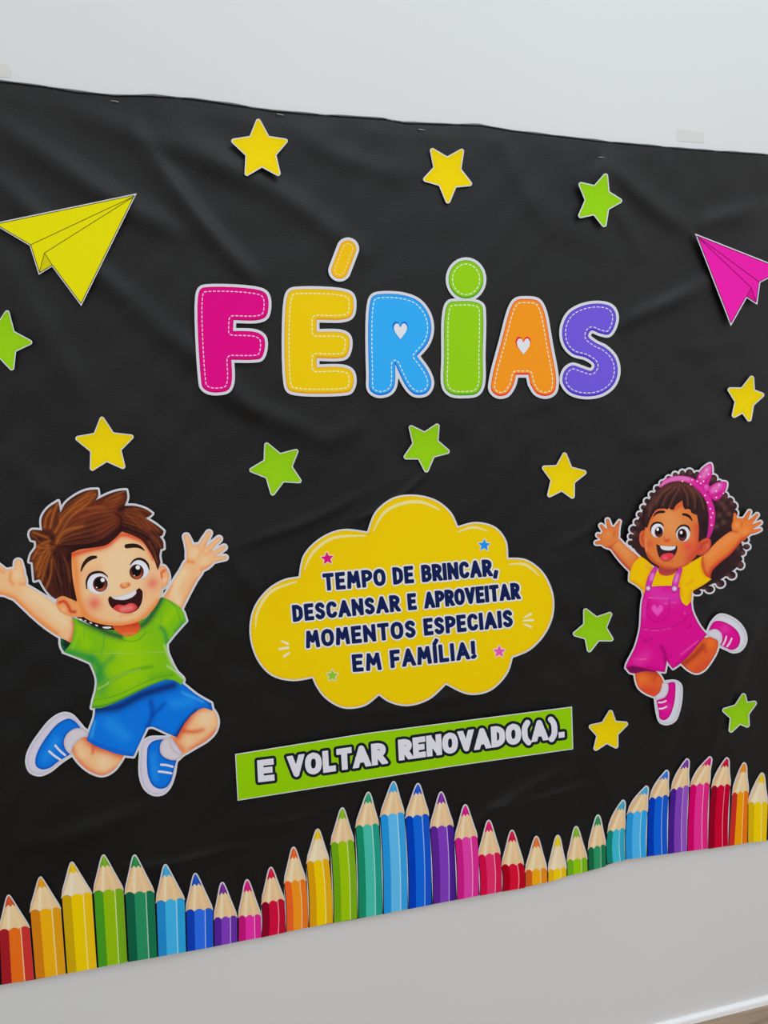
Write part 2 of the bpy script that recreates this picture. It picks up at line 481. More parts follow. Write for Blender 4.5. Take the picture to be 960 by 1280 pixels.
class Card:
    """one cut-out: an Empty at its base, a white card, printed parts on it"""
    def __init__(s, name, label, cat, ref_pts, group=None, gap=.0012, curl=0.0, bend=(0, 0)):
        ref = np.array(ref_pts, dtype=float)
        s.depth = depth_at(ref, gap)
        s.c = (ref.min(0) + ref.max(0)) / 2; s.rad = max(ref.max(0) - ref.min(0)) / 2
        s.curl = curl; s.bend = bend
        w = wall_pts([(s.c[0], ref[:, 1].max())], s.depth)[0]
        s.o = bpy.data.objects.new(name, None); COL.objects.link(s.o); s.o.empty_display_size = .02
        s.o.location = w; s.loc = w
        tag(s.o, label, cat, group)
        s.sil = []; s.n = 0
    def d(s, V, layer):
        u = (V[:, 0] - s.c[0]) / s.rad; v = (V[:, 1] - s.c[1]) / s.rad
        return s.depth + layer + s.curl * (u * u + v * v) + s.bend[0] * np.clip(u, -1.5, 1.5) ** 2 + s.bend[1] * np.clip(v, -1.5, 1.5) ** 2
    def place(s, name, V, Fc, layer, colors, mat=None, parent=None, label=None):
        W3 = wall_pts(V, s.d(V, layer)) - s.loc
        o = mesh_obj(name, W3.tolist(), Fc.tolist(), mat or M_PRINT, parent or s.o, colors=colors)
        if label: o['label'] = label
        return o
    def backing(s, prims, iso, step=6, color=None, sharp=False, h=.7):
        loops = contours(prims, iso, h) if not sharp else [prims[0][1]]
        V, Fc, lp = fill(loops, step)
        n = len(V)
        A = wall_pts(V, s.d(V, 0)) - s.loc; Bk = A.copy(); Bk[:, 1] += .0004
        vs = np.concatenate([A, Bk]).tolist(); fs = Fc.tolist() + (Fc[:, ::-1] + n).tolist()
        ed = {}
        for t in Fc.tolist():
            for i in range(3):
                e = (t[i], t[(i + 1) % 3])
                if (e[1], e[0]) in ed: del ed[(e[1], e[0])]
                else: ed[e] = 1
        fs += [(b2, a2, a2 + n, b2 + n) for a2, b2 in ed]
        return mesh_obj('card_backing', vs, fs, M_CARD, s.o)
    def part(s, name, fr, sh, color, ops=(), L=1, iso=0.0, step=None, parent=None, label=None, sil=True, h=.55, loops=None):
        prims = shape(fr, sh) if isinstance(sh, str) else sh
        if sil: s.sil += prims
        lp = loops or contours(prims, iso, h)
        st = step or (1.6 if ops else 6)
        V, Fc, _ = fill(lp, st)
        C = paint(V, color, ops, prims, fr)
        s.n += 1
        return s.place(name, V, Fc, (L + .03 * s.n) * .00014, C, parent=parent, label=label)
def paint(V, color, ops, prims, fr):
    C = np.tile(lin(color), (len(V), 1))
    x, y = V[:, 0], V[:, 1]
    for op in ops:
        if op[0] == 'e':                        # airbrushed outline of the drawing: width px, colour, strength
            d = -sdf(prims, x, y); w = op[3] * np.exp(-(np.clip(d, 0, 99) / op[1]) ** 2); c = lin(op[2])
        elif op[0] == 'l':                      # graded ink: from point, to point, colour
            (x0, y0), (x1, y1) = fr.p(*op[1]), fr.p(*op[2])
            t = ((x - x0) * (x1 - x0) + (y - y0) * (y1 - y0)) / ((x1 - x0) ** 2 + (y1 - y0) ** 2)
            w = np.clip(t, 0, 1) * (op[4] if len(op) > 4 else 1); c = lin(op[3])
        else:                                   # soft brush: points, width, colour, strength
            P = parse(fr, op[1], False, 3); d = np.full(len(V), 1e9)
            if len(P) == 1: d = np.hypot(x - P[0][0], y - P[0][1])
            for i in range(len(P) - 1): d = np.minimum(d, seg_dist(x, y, P[i], P[i + 1]))
            w = op[4] * np.exp(-(d / (op[2] / fr.k)) ** 2); c = lin(op[3])
        C = C + (c - C) * w[:, None]
    return C

# ---------------------------------------------------------------- lettering: brush-stroke alphabet (cap height 1, y up)
GL = {
 'A': (.50, '0,0! .25,1! .50,0!|.09,.30! .41,.30!'),
 'B': (.40, '0,0! 0,1!|0,1! .22,1 .37,.87 .34,.62 .20,.52!|0,.52! .22,.52 .40,.40 .38,.12 .22,0 0,0!'),
 'C': (.40, '.40,.82 .30,.97 .14,.97 .02,.80 0,.50 .02,.20 .14,.03 .30,.03 .40,.18'),
 'D': (.40, '0,0! 0,1!|0,1! .18,.98 .36,.82 .40,.50 .36,.18 .18,.02 0,0!'),
 'E': (.34, '.34,1! 0,1! 0,0! .34,0!|0,.51! .29,.51!'),
 'F': (.33, '.33,1! 0,1! 0,0!|0,.49! .28,.49!'),
 'I': (.0, '0,0! 0,1!'),
 'Í': (.0, '0,0! 0,1!|.04,1.30! .10,1.42!'),
 'L': (.31, '0,1! 0,0! .31,0!'),
 'M': (.56, '0,0! .07,1! .28,.36! .49,1! .56,0!'),
 'N': (.47, '0,0! 0,1! .47,0! .47,1!'),
 'O': (.46, '.23,1 .08,.92 .0,.70 0,.30 .08,.08 .23,0 .38,.08 .46,.30 .46,.70 .38,.92 .23,1'),
 'P': (.38, '0,0! 0,1!|0,1! .22,.98 .38,.86 .38,.58 .22,.44 0,.42!'),
 'R': (.39, '0,0! 0,1!|0,1! .22,.98 .37,.86 .36,.60 .22,.47 0,.45!|.18,.45! .39,0!'),
 'S': (.36, '.35,.85 .24,.99 .10,.97 .01,.80 .08,.60 .28,.44 .36,.24 .27,.04 .12,0 0,.14'),
 'T': (.42, '0,1! .42,1!|.21,1! .21,0!'),
 'V': (.46, '0,1! .23,0! .46,1!'),
 ',': (.06, '.06,.08! 0,-.16!'), '.': (.0, '0,.02! .01,.02!'),
 '!': (.0, '0,.34! .01,1!|0,.0! .01,.01!'),
 '(': (.16, '.16,1.12 .03,.85 0,.45 .04,.08 .17,-.18'), ')': (.16, '0,1.12 .13,.85 .16,.45 .12,.08 -.01,-.18'),
}
def word(text, x0, x1, y0, y1, cap, r, up=(-.08, -1), gap=.02, soft=1.2):
    """strokes for one word: x0..x1 outer extents, y0/y1 baseline at both ends, cap height and brush radius in pixels"""
    H = cap - 2 * r
    g = 2 * r / H + gap
    nat = sum(GL[c][0] for c in text) + g * (len(text) - 1)
    kx = (x1 - x0 - 2 * r) / (nat * H)
    out = []; cx = 0.0; cap_w = 2 * r
    def to_px(P):
        X = x0 + P[:, 0]; base = y0 + (y1 - y0) * P[:, 0] / (x1 - x0)
        return np.stack([X + up[0] * (P[:, 1] - cap / 2), base - P[:, 1]], 1)
    for c in text:
        pr = []; w, s = GL[c]
        lo, hi = (-.35 * cap, 1.35 * cap) if c in ',()' else (soft, cap - soft)
        for st in s.split('|'):
            P = parse(PX, st, False, 5)
            L_ = np.stack([r + (cx + P[:, 0]) * H * kx, r + P[:, 1] * H], 1)
            if st.count('!') == len(st.split()):        # straight strokes get square ends, cut level with the line
                hi_ = 1.5 * cap if L_[:, 1].max() > cap else hi
                for a, b_ in zip(L_[:-1], L_[1:]):
                    d = b_ - a; n_ = math.hypot(*d); d = d / n_; q = np.array([-d[1], d[0]]) * (r - soft)
                    straight = min(abs(d)) < .2
                    e = d * (r - soft) * (1.0 if straight else 1.6)
                    ea = e if straight or np.array_equal(a, L_[0]) else e * 0
                    eb = e if straight or np.array_equal(b_, L_[-1]) else e * 0
                    for joint, ee in ((a, ea), (b_, eb)):
                        if not ee.any(): pr.append(('s', np.concatenate([to_px(np.array([joint, joint + .01])), np.full((2, 1), r - soft)], 1)))
                    poly = [a - ea + q, b_ + eb + q, b_ + eb - q, a - ea - q]
                    for lim, sg in ((lo, 1), (hi_, -1)):
                        res = []
                        for i in range(len(poly)):
                            u, v = poly[i], poly[(i + 1) % len(poly)]
                            iu, iv = sg * (u[1] - lim) >= 0, sg * (v[1] - lim) >= 0
                            if iu: res.append(u)
                            if iu != iv: res.append(u + (v - u) * (lim - u[1]) / (v[1] - u[1]))
                        poly = res
                    if len(poly) > 2: pr.append(('p', to_px(np.array(poly))))
            else:
                Q = to_px(L_)
                pr.append(('s', np.concatenate([Q, np.full((len(Q), 1), r - soft)], 1)))
        cx += w + g
        out.append(pr)
    return out
def lettering(k, words, r_out, c_out, c_in, h_out, ops=(), L=3, soft=1.2):
    for w in words:
        k.part('word_outline', PX, [p for g in w for p in g], c_out, L=L, iso=r_out + soft, sil=False, h=h_out)
    for w in words:
        for g in w:
            k.part('printed_letter', PX, g, c_in, L=L + 1, iso=soft, sil=False, h=.4, step=3, ops=ops)

# ---------------------------------------------------------------- stars
YEL, GRN = (236, 208, 8), (146, 204, 22)
def star_poly(tips, k=.56):
    t = np.array(tips, dtype=float); c = t.mean(0); out = []
    for i in range(5):
        m = (t[i] + t[(i + 1) % 5]) / 2
        out.append(tuple(c + (t[i] - c) * .90)); out.append(tuple(c + (m - c) * k))
    return [('p', np.array(out))]
STARS = [
 ([(322.5,147.5),(360,175),(350,220),(307,220),(288.5,175)], YEL, 'yellow paper star near the top edge, highest and largest at left of centre'),
 ([(538.5,185),(579,186),(590,231),(560,255),(529,225)], YEL, 'yellow paper star upside down with one point straight down, near top centre'),
 ([(758,216.5),(777.5,251),(756,284),(723.5,271.5),(724,228.5)], GRN, 'green paper star at upper right, beside the pink paper plane'),
 ([(9.5,387),(41,428),(16,463.5),(-25,448),(-28,408)], GRN, 'green paper star cut off by the left frame edge, under the yellow plane'),
 ([(940.5,469.8),(954.6,493),(937,526.5),(916.4,521.3),(910.5,486)], YEL, 'small yellow paper star at the far right below the pink plane'),
 ([(127,520.2),(167.5,545),(156,586),(113.6,588.5),(93.5,547)], YEL, "yellow paper star directly above the cartoon boy's hair"),
 ([(332,553),(372.5,562),(376.8,602.7),(340.3,619.7),(311.3,587.8)], GRN, 'green paper star between the letter F and the yellow cloud sign'),
 ([(512,532),(548,529.7),(562,565),(533,590.6),(505,572.5)], GRN, 'green paper star above the top bump of the yellow cloud'),
 ([(706,565.6),(733,590),(716.6,622.8),(685.3,621),(678,583.7)], YEL, "yellow paper star left of the cartoon girl's head, below the letters"),
 ([(731,761),(764.4,766),(766,800),(736,815),(716.5,793)], GRN, "green paper star between the yellow cloud and the cartoon girl's waist"),
 ([(763.6,888),(784.5,904),(771,934.5),(743.3,937.7),(736.8,908)], YEL, 'yellow paper star just right of the green banner end'),
 ([(930,867.3),(945,877.6),(935,908),(912.6,915),(903.7,887.6)], GRN, "green paper star at lower right, below the girl's raised back foot"),
]
for i, (tips, c, lab) in enumerate(STARS):
    k = Card('star_cutout', lab, 'star', tips, 'paper stars on the black fabric', gap=.0016, curl=.0028)
    pr = star_poly(tips)
    k.backing(pr, 3.2)
    k.part('star_print', PX, pr, c, (('e', 2.2, tuple(int(v * .95) for v in c), .5),), iso=1.9, step=3)

# ---------------------------------------------------------------- paper planes
def plane_cut(name, lab, fr, outline, creases, dark, c, cd, ln):
    P = shape(fr, outline)
    k = Card(name, lab, 'paper plane', P[0][1], 'cut-out paper planes', gap=.002, curl=.0015)
    k.backing(P, 0, sharp=True)
    k.part('plane_print', fr, P, c, (), iso=-1.5)
    if dark: k.part('shaded_facet', fr, dark, cd, L=2, sil=False, label='slightly darker folded facet')
    inner = contours(P, -1.7, .7)
    pr = [('s', np.concatenate([np.vstack([l, l[:1]]), np.full((len(l) + 1, 1), .38)], 1)) for l in inner]
    pr += shape(fr, creases)
    k.part('crease_lines', fr, pr, ln, L=3, sil=False, h=.4, step=9)
plane_cut('paper_plane_cutout', 'yellow paper plane cut-out pointing up right, at the left edge', Fr(0, 220, 3.692),
 '-36,219! 631,80! 375,600! 240,418! 179,456! 137,322!',
 '~622,92,1.3 140,318,1.3|~622,92,1.3 205,355,1.3|~205,355,1.3 181,446,1.3|~205,355,1.3 242,412,1.3',
 '205,357! 240,410! 184,442!', (226, 218, 8), (205, 196, 10), (70, 66, 20))
plane_cut('paper_plane_cutout', 'hot pink paper plane cut-out pointing up left, cut off at the right edge', Fr(780, 260, 4.267),
 '379,136! 863,327! 727,398! 711,516! 655,480! 570,630!',
 '~387,148,1.5 720,393,1.5|~387,148,1.5 680,425,1.5|~680,425,1.5 704,503,1.5|~680,425,1.5 655,470,1.5',
 '680,427! 703,500! 658,470!', (232, 32, 168), (214, 20, 140), (120, 15, 80))

# ---------------------------------------------------------------- the word in stitched letters
L3, L4 = Fr(230, 280, 3.4286), Fr(440, 300, 2.743)
LET = [
 ('F', 'large pink stitched letter F, first of the big letters', L3, '60,310 72,278 100,270 330,285 356,306 362,360 350,398 318,412 212,412! 210,458! 310,464 342,486 346,535 330,575 300,582 203,582! 204,680 188,712 150,722 105,718 80,700 72,660', (222, 10, 132), (196, 14, 105), 5.6, None),
 ('E', 'large yellow stitched letter E, second of the big letters', L3, '440,320 455,288 490,280 690,290 720,308 727,350 718,392 690,408 568,410! 568,462! 680,466 706,485 708,535 692,568 660,576 568,574! 568,614! 690,616 720,635 727,680 712,716 680,724 490,724 450,712 438,680', (236, 200, 14), (232, 158, 30), 5.6, None),
 ('R', 'large sky-blue stitched letter R with a white heart', L4, '60,225 72,193 105,185 180,190 228,210 260,250 272,300 260,352 222,398! 262,455 272,495 255,525 218,530 190,508 148,425! 145,500 128,524 90,532 62,515 58,460', (52, 170, 248), (22, 112, 214), 4.6, (166, 310, 30)),
 ('I', 'large green stitched letter I with a round dot joined on top', L4, '320,245 333,215 365,210 420,212 445,225 450,260 448,390 445,500 428,526 385,533 340,528 318,505 316,400|@391,135,60,66', (146, 204, 24), (78, 160, 34), 4.8, None),
 ('A', 'large orange stitched letter A with a white heart', L4, '548,225 565,206 600,202 636,208 655,235 680,360 700,485 692,522 665,535 632,525 612,495! 605,462! 562,462! 552,500 530,530 500,534 478,515 480,475 512,350', (244, 150, 32), (234, 62, 48), 4.6, (588, 362, 30)),
 ('S', 'large purple stitched letter S, last of the big letters', L4, '905,258 900,295 880,324 850,320 820,310 810,330 835,352 870,370 902,405 911,455 895,498 855,528 795,536 745,520 722,485 730,448 755,430 790,440 822,448 832,428 805,405 757,390 727,355 722,300 745,252 790,226 850,218 890,230', (112, 88, 214), (72, 52, 188), 4.3, None),
]
def dashes(loops, on, off, w):
    out = []
    for l in loops:
        P = np.vstack([l, l[:1]]); seg = np.hypot(*(P[1:] - P[:-1]).T); cum = np.concatenate([[0], np.cumsum(seg)])
        n = max(1, int(cum[-1] / (on + off))); st = cum[-1] / n
        for i in range(n):
            s = np.linspace(i * st, i * st + st * on / (on + off), 3)
            x = np.interp(s, cum, P[:, 0]); y = np.interp(s, cum, P[:, 1])
            out.append((np.stack([x, y], 1), w))
    return out
def strips(card, name, segs, color, L, parent=None, label=None):
    V, Fc = [], []
    for P, w in segs:
        b = len(V); n = len(P)
        for i in range(n):
            d = P[min(i + 1, n - 1)] - P[max(i - 1, 0)]; d = d / (math.hypot(*d) + 1e-9); nn = np.array([-d[1], d[0]]) * w
            V += [P[i] + nn, P[i] - nn]
            if i: Fc.append((b + 2 * i - 2, b + 2 * i - 1, b + 2 * i + 1)); Fc.append((b + 2 * i - 2, b + 2 * i + 1, b + 2 * i))
    V = np.array(V); Fc = np.array(Fc)
    return card.place(name, V, Fc, L * .00014, np.tile(lin(color), (len(V), 1)), parent=parent, label=label)
HEART = '0,-.35 .25,-.72 .62,-.78 .90,-.45 .85,0 .45,.55 0,1! -.45,.55 -.85,0 -.90,-.45 -.62,-.78 -.25,-.72'
def heart(cx, cy, r, asp=1.0, tilt=0.0):
    P = parse(PX, HEART, True, 5)
    P = P * [r * asp, r]
    ca, sa = math.cos(tilt), math.sin(tilt)
    return [('p', np.stack([cx + P[:, 0] * ca - P[:, 1] * sa, cy + P[:, 0] * sa + P[:, 1] * ca], 1))]
for ch, lab, fr, sh, c, cd, ins, ht in LET:
    pr = shape(fr, sh)
    allp = np.concatenate([p for _, p in pr])
    k = Card('letter_cutout', lab, 'letter', allp, 'big stitched letters', gap=.0015, curl=.0006)
    k.backing(pr, 3.6)
    k.part('letter_rim', fr, pr, cd, L=1, label='darker rim of the letter')
    up = [(q, P - np.array([0, 1.5])) for q, P in pr]
    def both(X, Y, a=pr, b_=up): return np.maximum(sdf(a, X, Y), sdf(b_, X, Y))
    fl_ = contours(pr, -.7, .55, fn=both)
    k.part('letter_face', fr, pr, c, L=2, loops=fl_, sil=False, ops=(('e', 2.6, cd, .35),), step=2.6)
    inl = contours(pr, -ins, .6)
    # drop the stitch line where two shapes meet only slightly
    strips(k, 'stitching', dashes(inl, 3.6, 1.9, .55), tuple(int(v + (255 - v) * .82) for v in c), 4)
    sm_ = {'F': (249, 287, 444.2, 445), 'R': (464, 518, 449.5, 450), 'I': (557, 602, 450.5, 450.5), 'A': (631, 682, 450.5, 451.5)}.get(ch)
    if sm_: strips(k, 'paper_seam', [(np.array([(sm_[0], sm_[2]), ((sm_[0] + sm_[1]) / 2, (sm_[2] + sm_[3]) / 2), (sm_[1], sm_[3])]), .3)], tuple(int(v * .88 + 20) for v in c), 3)
    if ht:
        hx, hy = fr.p(ht[0], ht[1]); hr = ht[2] / fr.k
        k.part('heart_shadow', PX, heart(hx - .4, hy - 1.4, hr * 1.12, .85), cd if ch == 'R' else (225, 50, 50), L=3, sil=False, label='dark edge around the heart')
        k.part('heart', PX, heart(hx, hy, hr, .82), (222, 224, 230), L=4, sil=False, label='white heart')
# the accent over the E
pr = [('s', np.array([(434.8, 311.0, 9.6), (424.6, 337.8, 9.6)]))]
k = Card('accent_cutout', 'small slanted yellow stitched accent mark above the letter E', 'accent mark', [(420, 300), (445, 348)], gap=.0015, curl=.0006)
k.backing(pr, 4.6)
k.part('accent_rim', PX, pr, (232, 158, 30), iso=1.0)
k.part('accent_face', PX, pr, (238, 190, 22), iso=0, L=2, ops=(('e', 2, (236, 150, 30), .4),), step=2.5)
strips(k, 'stitching', dashes(contours(pr, -3.4, .6), 3.0, 1.7, .5), (246, 226, 150), 4)

# ---------------------------------------------------------------- yellow cloud sign
C5 = Fr(290, 600, 2.2326)
cs = '50,430 60,360 100,305 145,278 187,270! 200,210 250,160 310,138 378,145! 400,90 450,50 510,42 570,57 612,92 630,130! 680,118 735,132 765,170 770,218! 820,222 868,258 896,320 895,380 872,432 830,475 783,495! 768,540 720,588 660,598 597,570! 550,612 490,630 440,620 410,600! 370,630 310,636 260,608 235,575 225,552! 170,560 110,545 70,500'
pr = shape(C5, cs)
k = Card('cloud_sign', 'yellow cloud-shaped paper sign with dark blue lettering in the centre', 'sign', pr[0][1], gap=.0016, curl=.0010)
k.backing(pr, .6)
k.part('cloud_print', C5, pr, (238, 204, 6), iso=-1.6, step=3, ops=(('e', 3.2, (238, 168, 12), .6), ('s', '420,80 300,180 120,340', 60, (236, 196, 8), .4)))
hl = '~66,415,1 70,372,3.5 108,312,4 180,284,2|~202,250,1.5 226,202,4 282,162,4 372,156,2|~395,142,1.5 424,92,4 470,67,4.5 530,62,4.5 580,84,2|~630,146,1.5 672,132,3.6 712,142,1.5|~772,236,1.5 818,236,3.8 856,266,2'
for q in hl.split('|'): k.part('highlight_stroke', C5, q, (236, 222, 150), L=2, sil=False, h=.5, label='pale curved highlight stroke')
for q in '~139,450,2.5 156,457,3.6|~132,472,3.2 157,468,3.6|~146,492,3.6 160,482,2.4|~834,374,3.6 816,384,2.2|~840,391,3.4 813,393,2.4|~834,410,3.6 817,403,2.4'.split('|'): k.part('ray_mark', C5, q, (240, 230, 190), L=2, sil=False, h=.45)
for (x, y, r, c, lab, a0) in ((266, 219, 19, (215, 20, 130), 'magenta small star print', -.1), (704, 182, 18, (25, 150, 235), 'blue small star print', .05), (746, 479, 18, (230, 90, 190), 'pink small star print', 0), (280, 546, 17, (140, 200, 40), 'green small star print', 0)):
    cx, cy = C5.p(x, y); rr = r / C5.k
    t = [(cx + rr * math.sin(a0 + j * 2 * math.pi / 5), cy - rr * math.cos(a0 + j * 2 * math.pi / 5)) for j in range(5)]
    sp = star_poly(t, .5)
    so = k.part('small_star', PX, sp, (238, 214, 190), L=2, iso=1.5, sil=False, h=.45, label=lab + ' with a pale edge')
    k.part('star_fill', PX, sp, c, L=3, iso=.35, sil=False, h=.4, parent=so)
LINES = [
 [('TEMPO', 403.7, 481.7, 738.8, 732.0, 21.8), ('DE', 490.8, 517, 731.0, 728.8, 21.8), ('BRINCAR,', 526.7, 622, 727.9, 719.6, 21.6)],
 [('DESCANSAR', 365.4, 499.8, 777.6, 764.2, 21.2), ('E', 509.3, 520.5, 763.0, 762.0, 21), ('APROVEITAR', 530, 649.8, 761, 748.8, 21)],
 [('MOMENTOS', 381.9, 519.3, 810.6, 796.6, 21.8), ('ESPECIAIS', 529.5, 640.8, 794.8, 783.4, 21.6)],
 [('EM', 440.2, 476.4, 840.2, 837.3, 22), ('FAMÍLIA!', 487.6, 594, 835.4, 823.2, 22.4)],
]
lettering(k, [word(w[0], w[1], w[2], w[3], w[4], w[5], 2.55) for ln in LINES for w in ln], 2.0, (226, 226, 226), (20, 34, 88), .5, (('e', .9, (22, 30, 60), .3),))

# ---------------------------------------------------------------- green banner
bn = [('p', densify(np.array([(293.8, 942.6), (457, 916.5), (715, 883.2), (716.6, 936.6), (560, 959), (297, 1001)]), 12))]
k = Card('banner_sign', 'long slanted lime-green paper banner with white lettering below the cloud', 'sign', bn[0][1], gap=.0016, curl=.0004)
k.backing(bn, 0, sharp=True)
k.part('banner_print', PX, bn, (146, 204, 8), iso=-1.1, step=5)
SB = .5
lettering(k, [word('E', 322, 342.6, 978, 975.6, 27.6, 3.8, (-.05, 1), .0, SB), word('VOLTAR', 360, 482.5, 972.6, 954.6, 27.2, 3.7, (-.05, 1), -.05, SB), word('RENOVADO(A).', 498, 705, 951, 922, 26.2, 3.6, (-.05, 1), -.05, SB)], 3.5, (28, 32, 42), (222, 222, 232), .6, L=2, soft=SB)

# ---------------------------------------------------------------- cartoon boy
def figure(name, lab, ref, curl=.0012):
    return Card(name, lab, 'cutout', ref, 'cartoon children cut-outs', gap=.0018, curl=curl)
SK, SKL, SKO, SKR = (240, 190, 138), (248, 212, 168), (240, 136, 56), (226, 78, 36)
B1, B2, B3, B4, B5, B6 = Fr(30, 600, 5.0526), Fr(85, 660, 7.385), Fr(0, 680, 8), Fr(190, 650, 8.533), Fr(70, 730, 5.333), Fr(20, 860, 3.5556)
k = figure('boy_cutout', 'cartoon boy paper cut-out with brown hair, green shirt and blue shorts, jumping at left', [(-30, 690), (120, 612), (282, 665), (272, 900), (195, 990), (38, 965)])
# arms
k.part('arm', B4, '125,820! 175,745 235,640 300,540 372,430 470,440 540,525 470,650 400,780 345,890 315,950! 220,900|370,400 380,320 450,265 520,262 600,300 650,350 665,420 630,480 540,532 470,505 385,445|~365,178,25 392,250,34 415,345,42|~608,140,22 562,220,30 520,300,36|~715,202,22 650,262,28 590,330,34|~768,292,20 690,342,26 620,375,32|~780,400,18 700,412,25 610,425,34', SK, L=2, step=1.4, ops=(
    ('e', 8/8, SKO, .55), ('s', '340,560 240,740 290,880', 50, SKL, .8), ('s', '470,650 400,790 330,930', 34, SKO, .55), ('s', '380,440 440,450', 22, SKO, .8), ('s', '530,525 640,480', 22, SKO, .7), ('s', '150,800 200,700', 26, SKO, .6),
    ('s', '570,250 540,330 580,370', 8, SKO, .5), ('s', '640,320 600,360', 8, SKO, .5), ('s', '490,280 515,340 490,400', 9, SKO, .45), ('s', '450,350', 50, SKL, .7), ('s', '560,440', 50, SKL, .5)))
k.part('sleeve_opening', B3, '605,940! 700,980! 745,900! 745,1000 700,1060 655,1078 622,1050 606,1000', (26, 52, 42), L=1, step=3, ops=(('s', '612,960 625,1040 655,1072', 12, (50, 130, 70), .7),))
k.part('arm', B3, '210,400 280,425 400,495 550,595 700,715 760,790 745,900 705,990! 640,950 560,905 450,830 330,730 220,625 130,545 40,500|-30,300 60,262 140,250 230,290 262,380 230,460 130,540 50,512 -30,490|~182,190,34 190,280,50 180,380,70|~60,300,34 -40,222,32 -140,150,28|~20,380,40 -130,300,34 -220,260,28|~20,430,40 -130,400,36 -230,395,28|~20,460,36 -110,480,34 -190,495,26', SK, L=2, step=1.4, ops=(
    ('e', 1.2, SKO, .5), ('s', '300,490 480,620 640,780', 70, SKL, .8), ('s', '0,500 130,545 330,725 560,900', 36, SKO, .85), ('s', '700,985 745,850 735,780', 26, SKR, .7), ('s', '110,290 100,360 130,400', 16, SKO, .75), ('s', '0,262 40,285', 12, SKO, .6), ('s', '250,400 200,400', 16, SKO, .5), ('s', '175,300', 50, SKL, .6)))
# legs, socks and shoes
k.part('leg', B6, '318,215! 270,235 250,262 252,290 290,342 340,377 385,388 430,368 462,330 485,290! 400,250', SK, L=1, step=1.6, ops=(
    ('e', 1.6, SKO, .6), ('s', '318,225 360,262 420,282 485,300', 22, SKR, .9), ('s', '250,270 300,345 380,385 440,360', 14, SKR, .55), ('s', '345,255 340,290', 8, SKR, .7), ('s', '390,330', 36, SKL, .8), ('s', '290,290', 24, SKL, .6)))
k.part('leg', B6, '850,78 885,110 897,150 885,195 850,232 800,262 760,286 733,300! 690,290 662,235! 700,205 720,180 740,140 780,95 820,75', SK, L=1, step=1.6, ops=(
    ('e', 1.6, SKO, .6), ('s', '720,215 750,160 800,100 850,85', 18, SKR, .9), ('s', '740,190 790,195 830,185', 10, SKR, .8), ('s', '700,235 740,275', 16, SKR, .6), ('s', '890,190 840,235 780,272', 14, SKR, .6), ('s', '840,135', 38, SKL, .9), ('s', '770,235', 20, SKL, .5)))
SOLE, SOCK, BLU, BLD, BLL = (214, 208, 224), (216, 208, 216), (14, 118, 226), (12, 62, 160), (40, 156, 246)
for who in (('50,330 60,280 110,200 165,138 210,116 245,122 282,160 308,192! 262,240 245,297! 200,327 150,367 105,384 65,370', '85,330 95,285 140,210 190,155 235,136 262,148 292,184! 240,195 215,225 215,262 240,295! 190,325 150,355 115,362 92,350', '~148,282,5 172,302,5 196,318,5|~175,256,5 196,280,5 218,298,5', '216,225 230,200 262,180 300,182 326,208! 280,232 254,262 248,297! 226,282 213,252', '~160,190,8 110,260,9 95,325,9'),
            ('555,300 562,252 590,225 640,221 692,222! 742,296! 714,320 702,380 680,440 650,468 610,470 575,445 555,390', '582,300 588,258 612,235 658,227! 640,262 645,295 680,318 714,320! 702,360 690,410 670,440 640,448 610,435 590,400 582,350', '~645,341,5 670,343,5 696,350,5|~635,371,5 662,374,5 690,379,5', '640,255 658,226 685,216! 692,258 712,284 740,297! 712,320 680,318 646,296', '~600,255,6 595,340,8 615,415,8')):
    k.part('shoe', B6, who[0], SOLE, L=1, ops=(('e', 1.6, (176, 168, 196), .6),), label='blue lace-up shoe with pale sole')
    sh_ = k.o.children[-1]
    k.part('shoe_upper', B6, who[1], BLU, L=2, sil=False, parent=sh_, ops=(('e', 2.2, BLD, .75), ('s', '130,310 180,230', 20, BLL, .5), ('s', '620,400 610,300', 16, BLL, .5)))
    for q in who[2].split('|'): k.part('lace', B6, q, (220, 220, 232), L=3, sil=False, parent=sh_, h=.45)
    k.part('sock', B6, who[3], SOCK, L=3, ops=(('e', 1.8, (180, 150, 150), .55),))
# shorts
k.part('shorts', B6, '352,92! 420,60 500,15 570,-25 620,-45 710,-42! 752,-10 805,32 868,68! 874,102! 835,88 795,108 755,150 715,219! 660,195 605,172 582,176! 560,222 522,304! 460,296 400,276 350,256 314,232! 330,180 348,130', BLU, L=3, step=1.5, ops=(
    ('e', 1.8, BLD, .5), ('s', '360,95 450,85 560,30 700,-12', 22, (18, 36, 104), .9), ('s', '600,60 606,120 585,170', 12, (10, 60, 160), .7), ('s', '608,120 660,70', 10, (10, 60, 160), .6), ('s', '715,212 745,165 800,105', 13, (20, 34, 96), .8), ('s', '420,160 480,210', 34, BLL, .5), ('s', '700,70 770,60', 26, BLL, .5), ('s', '350,150 335,215', 8, (60, 170, 250), .6), ('s', '340,238 420,268 522,296', 4, (16, 90, 200), .8), ('s', '740,20 830,60', 6, (70, 175, 250), .6), ('s', '858,72 870,95', 6, BLD, .6)))
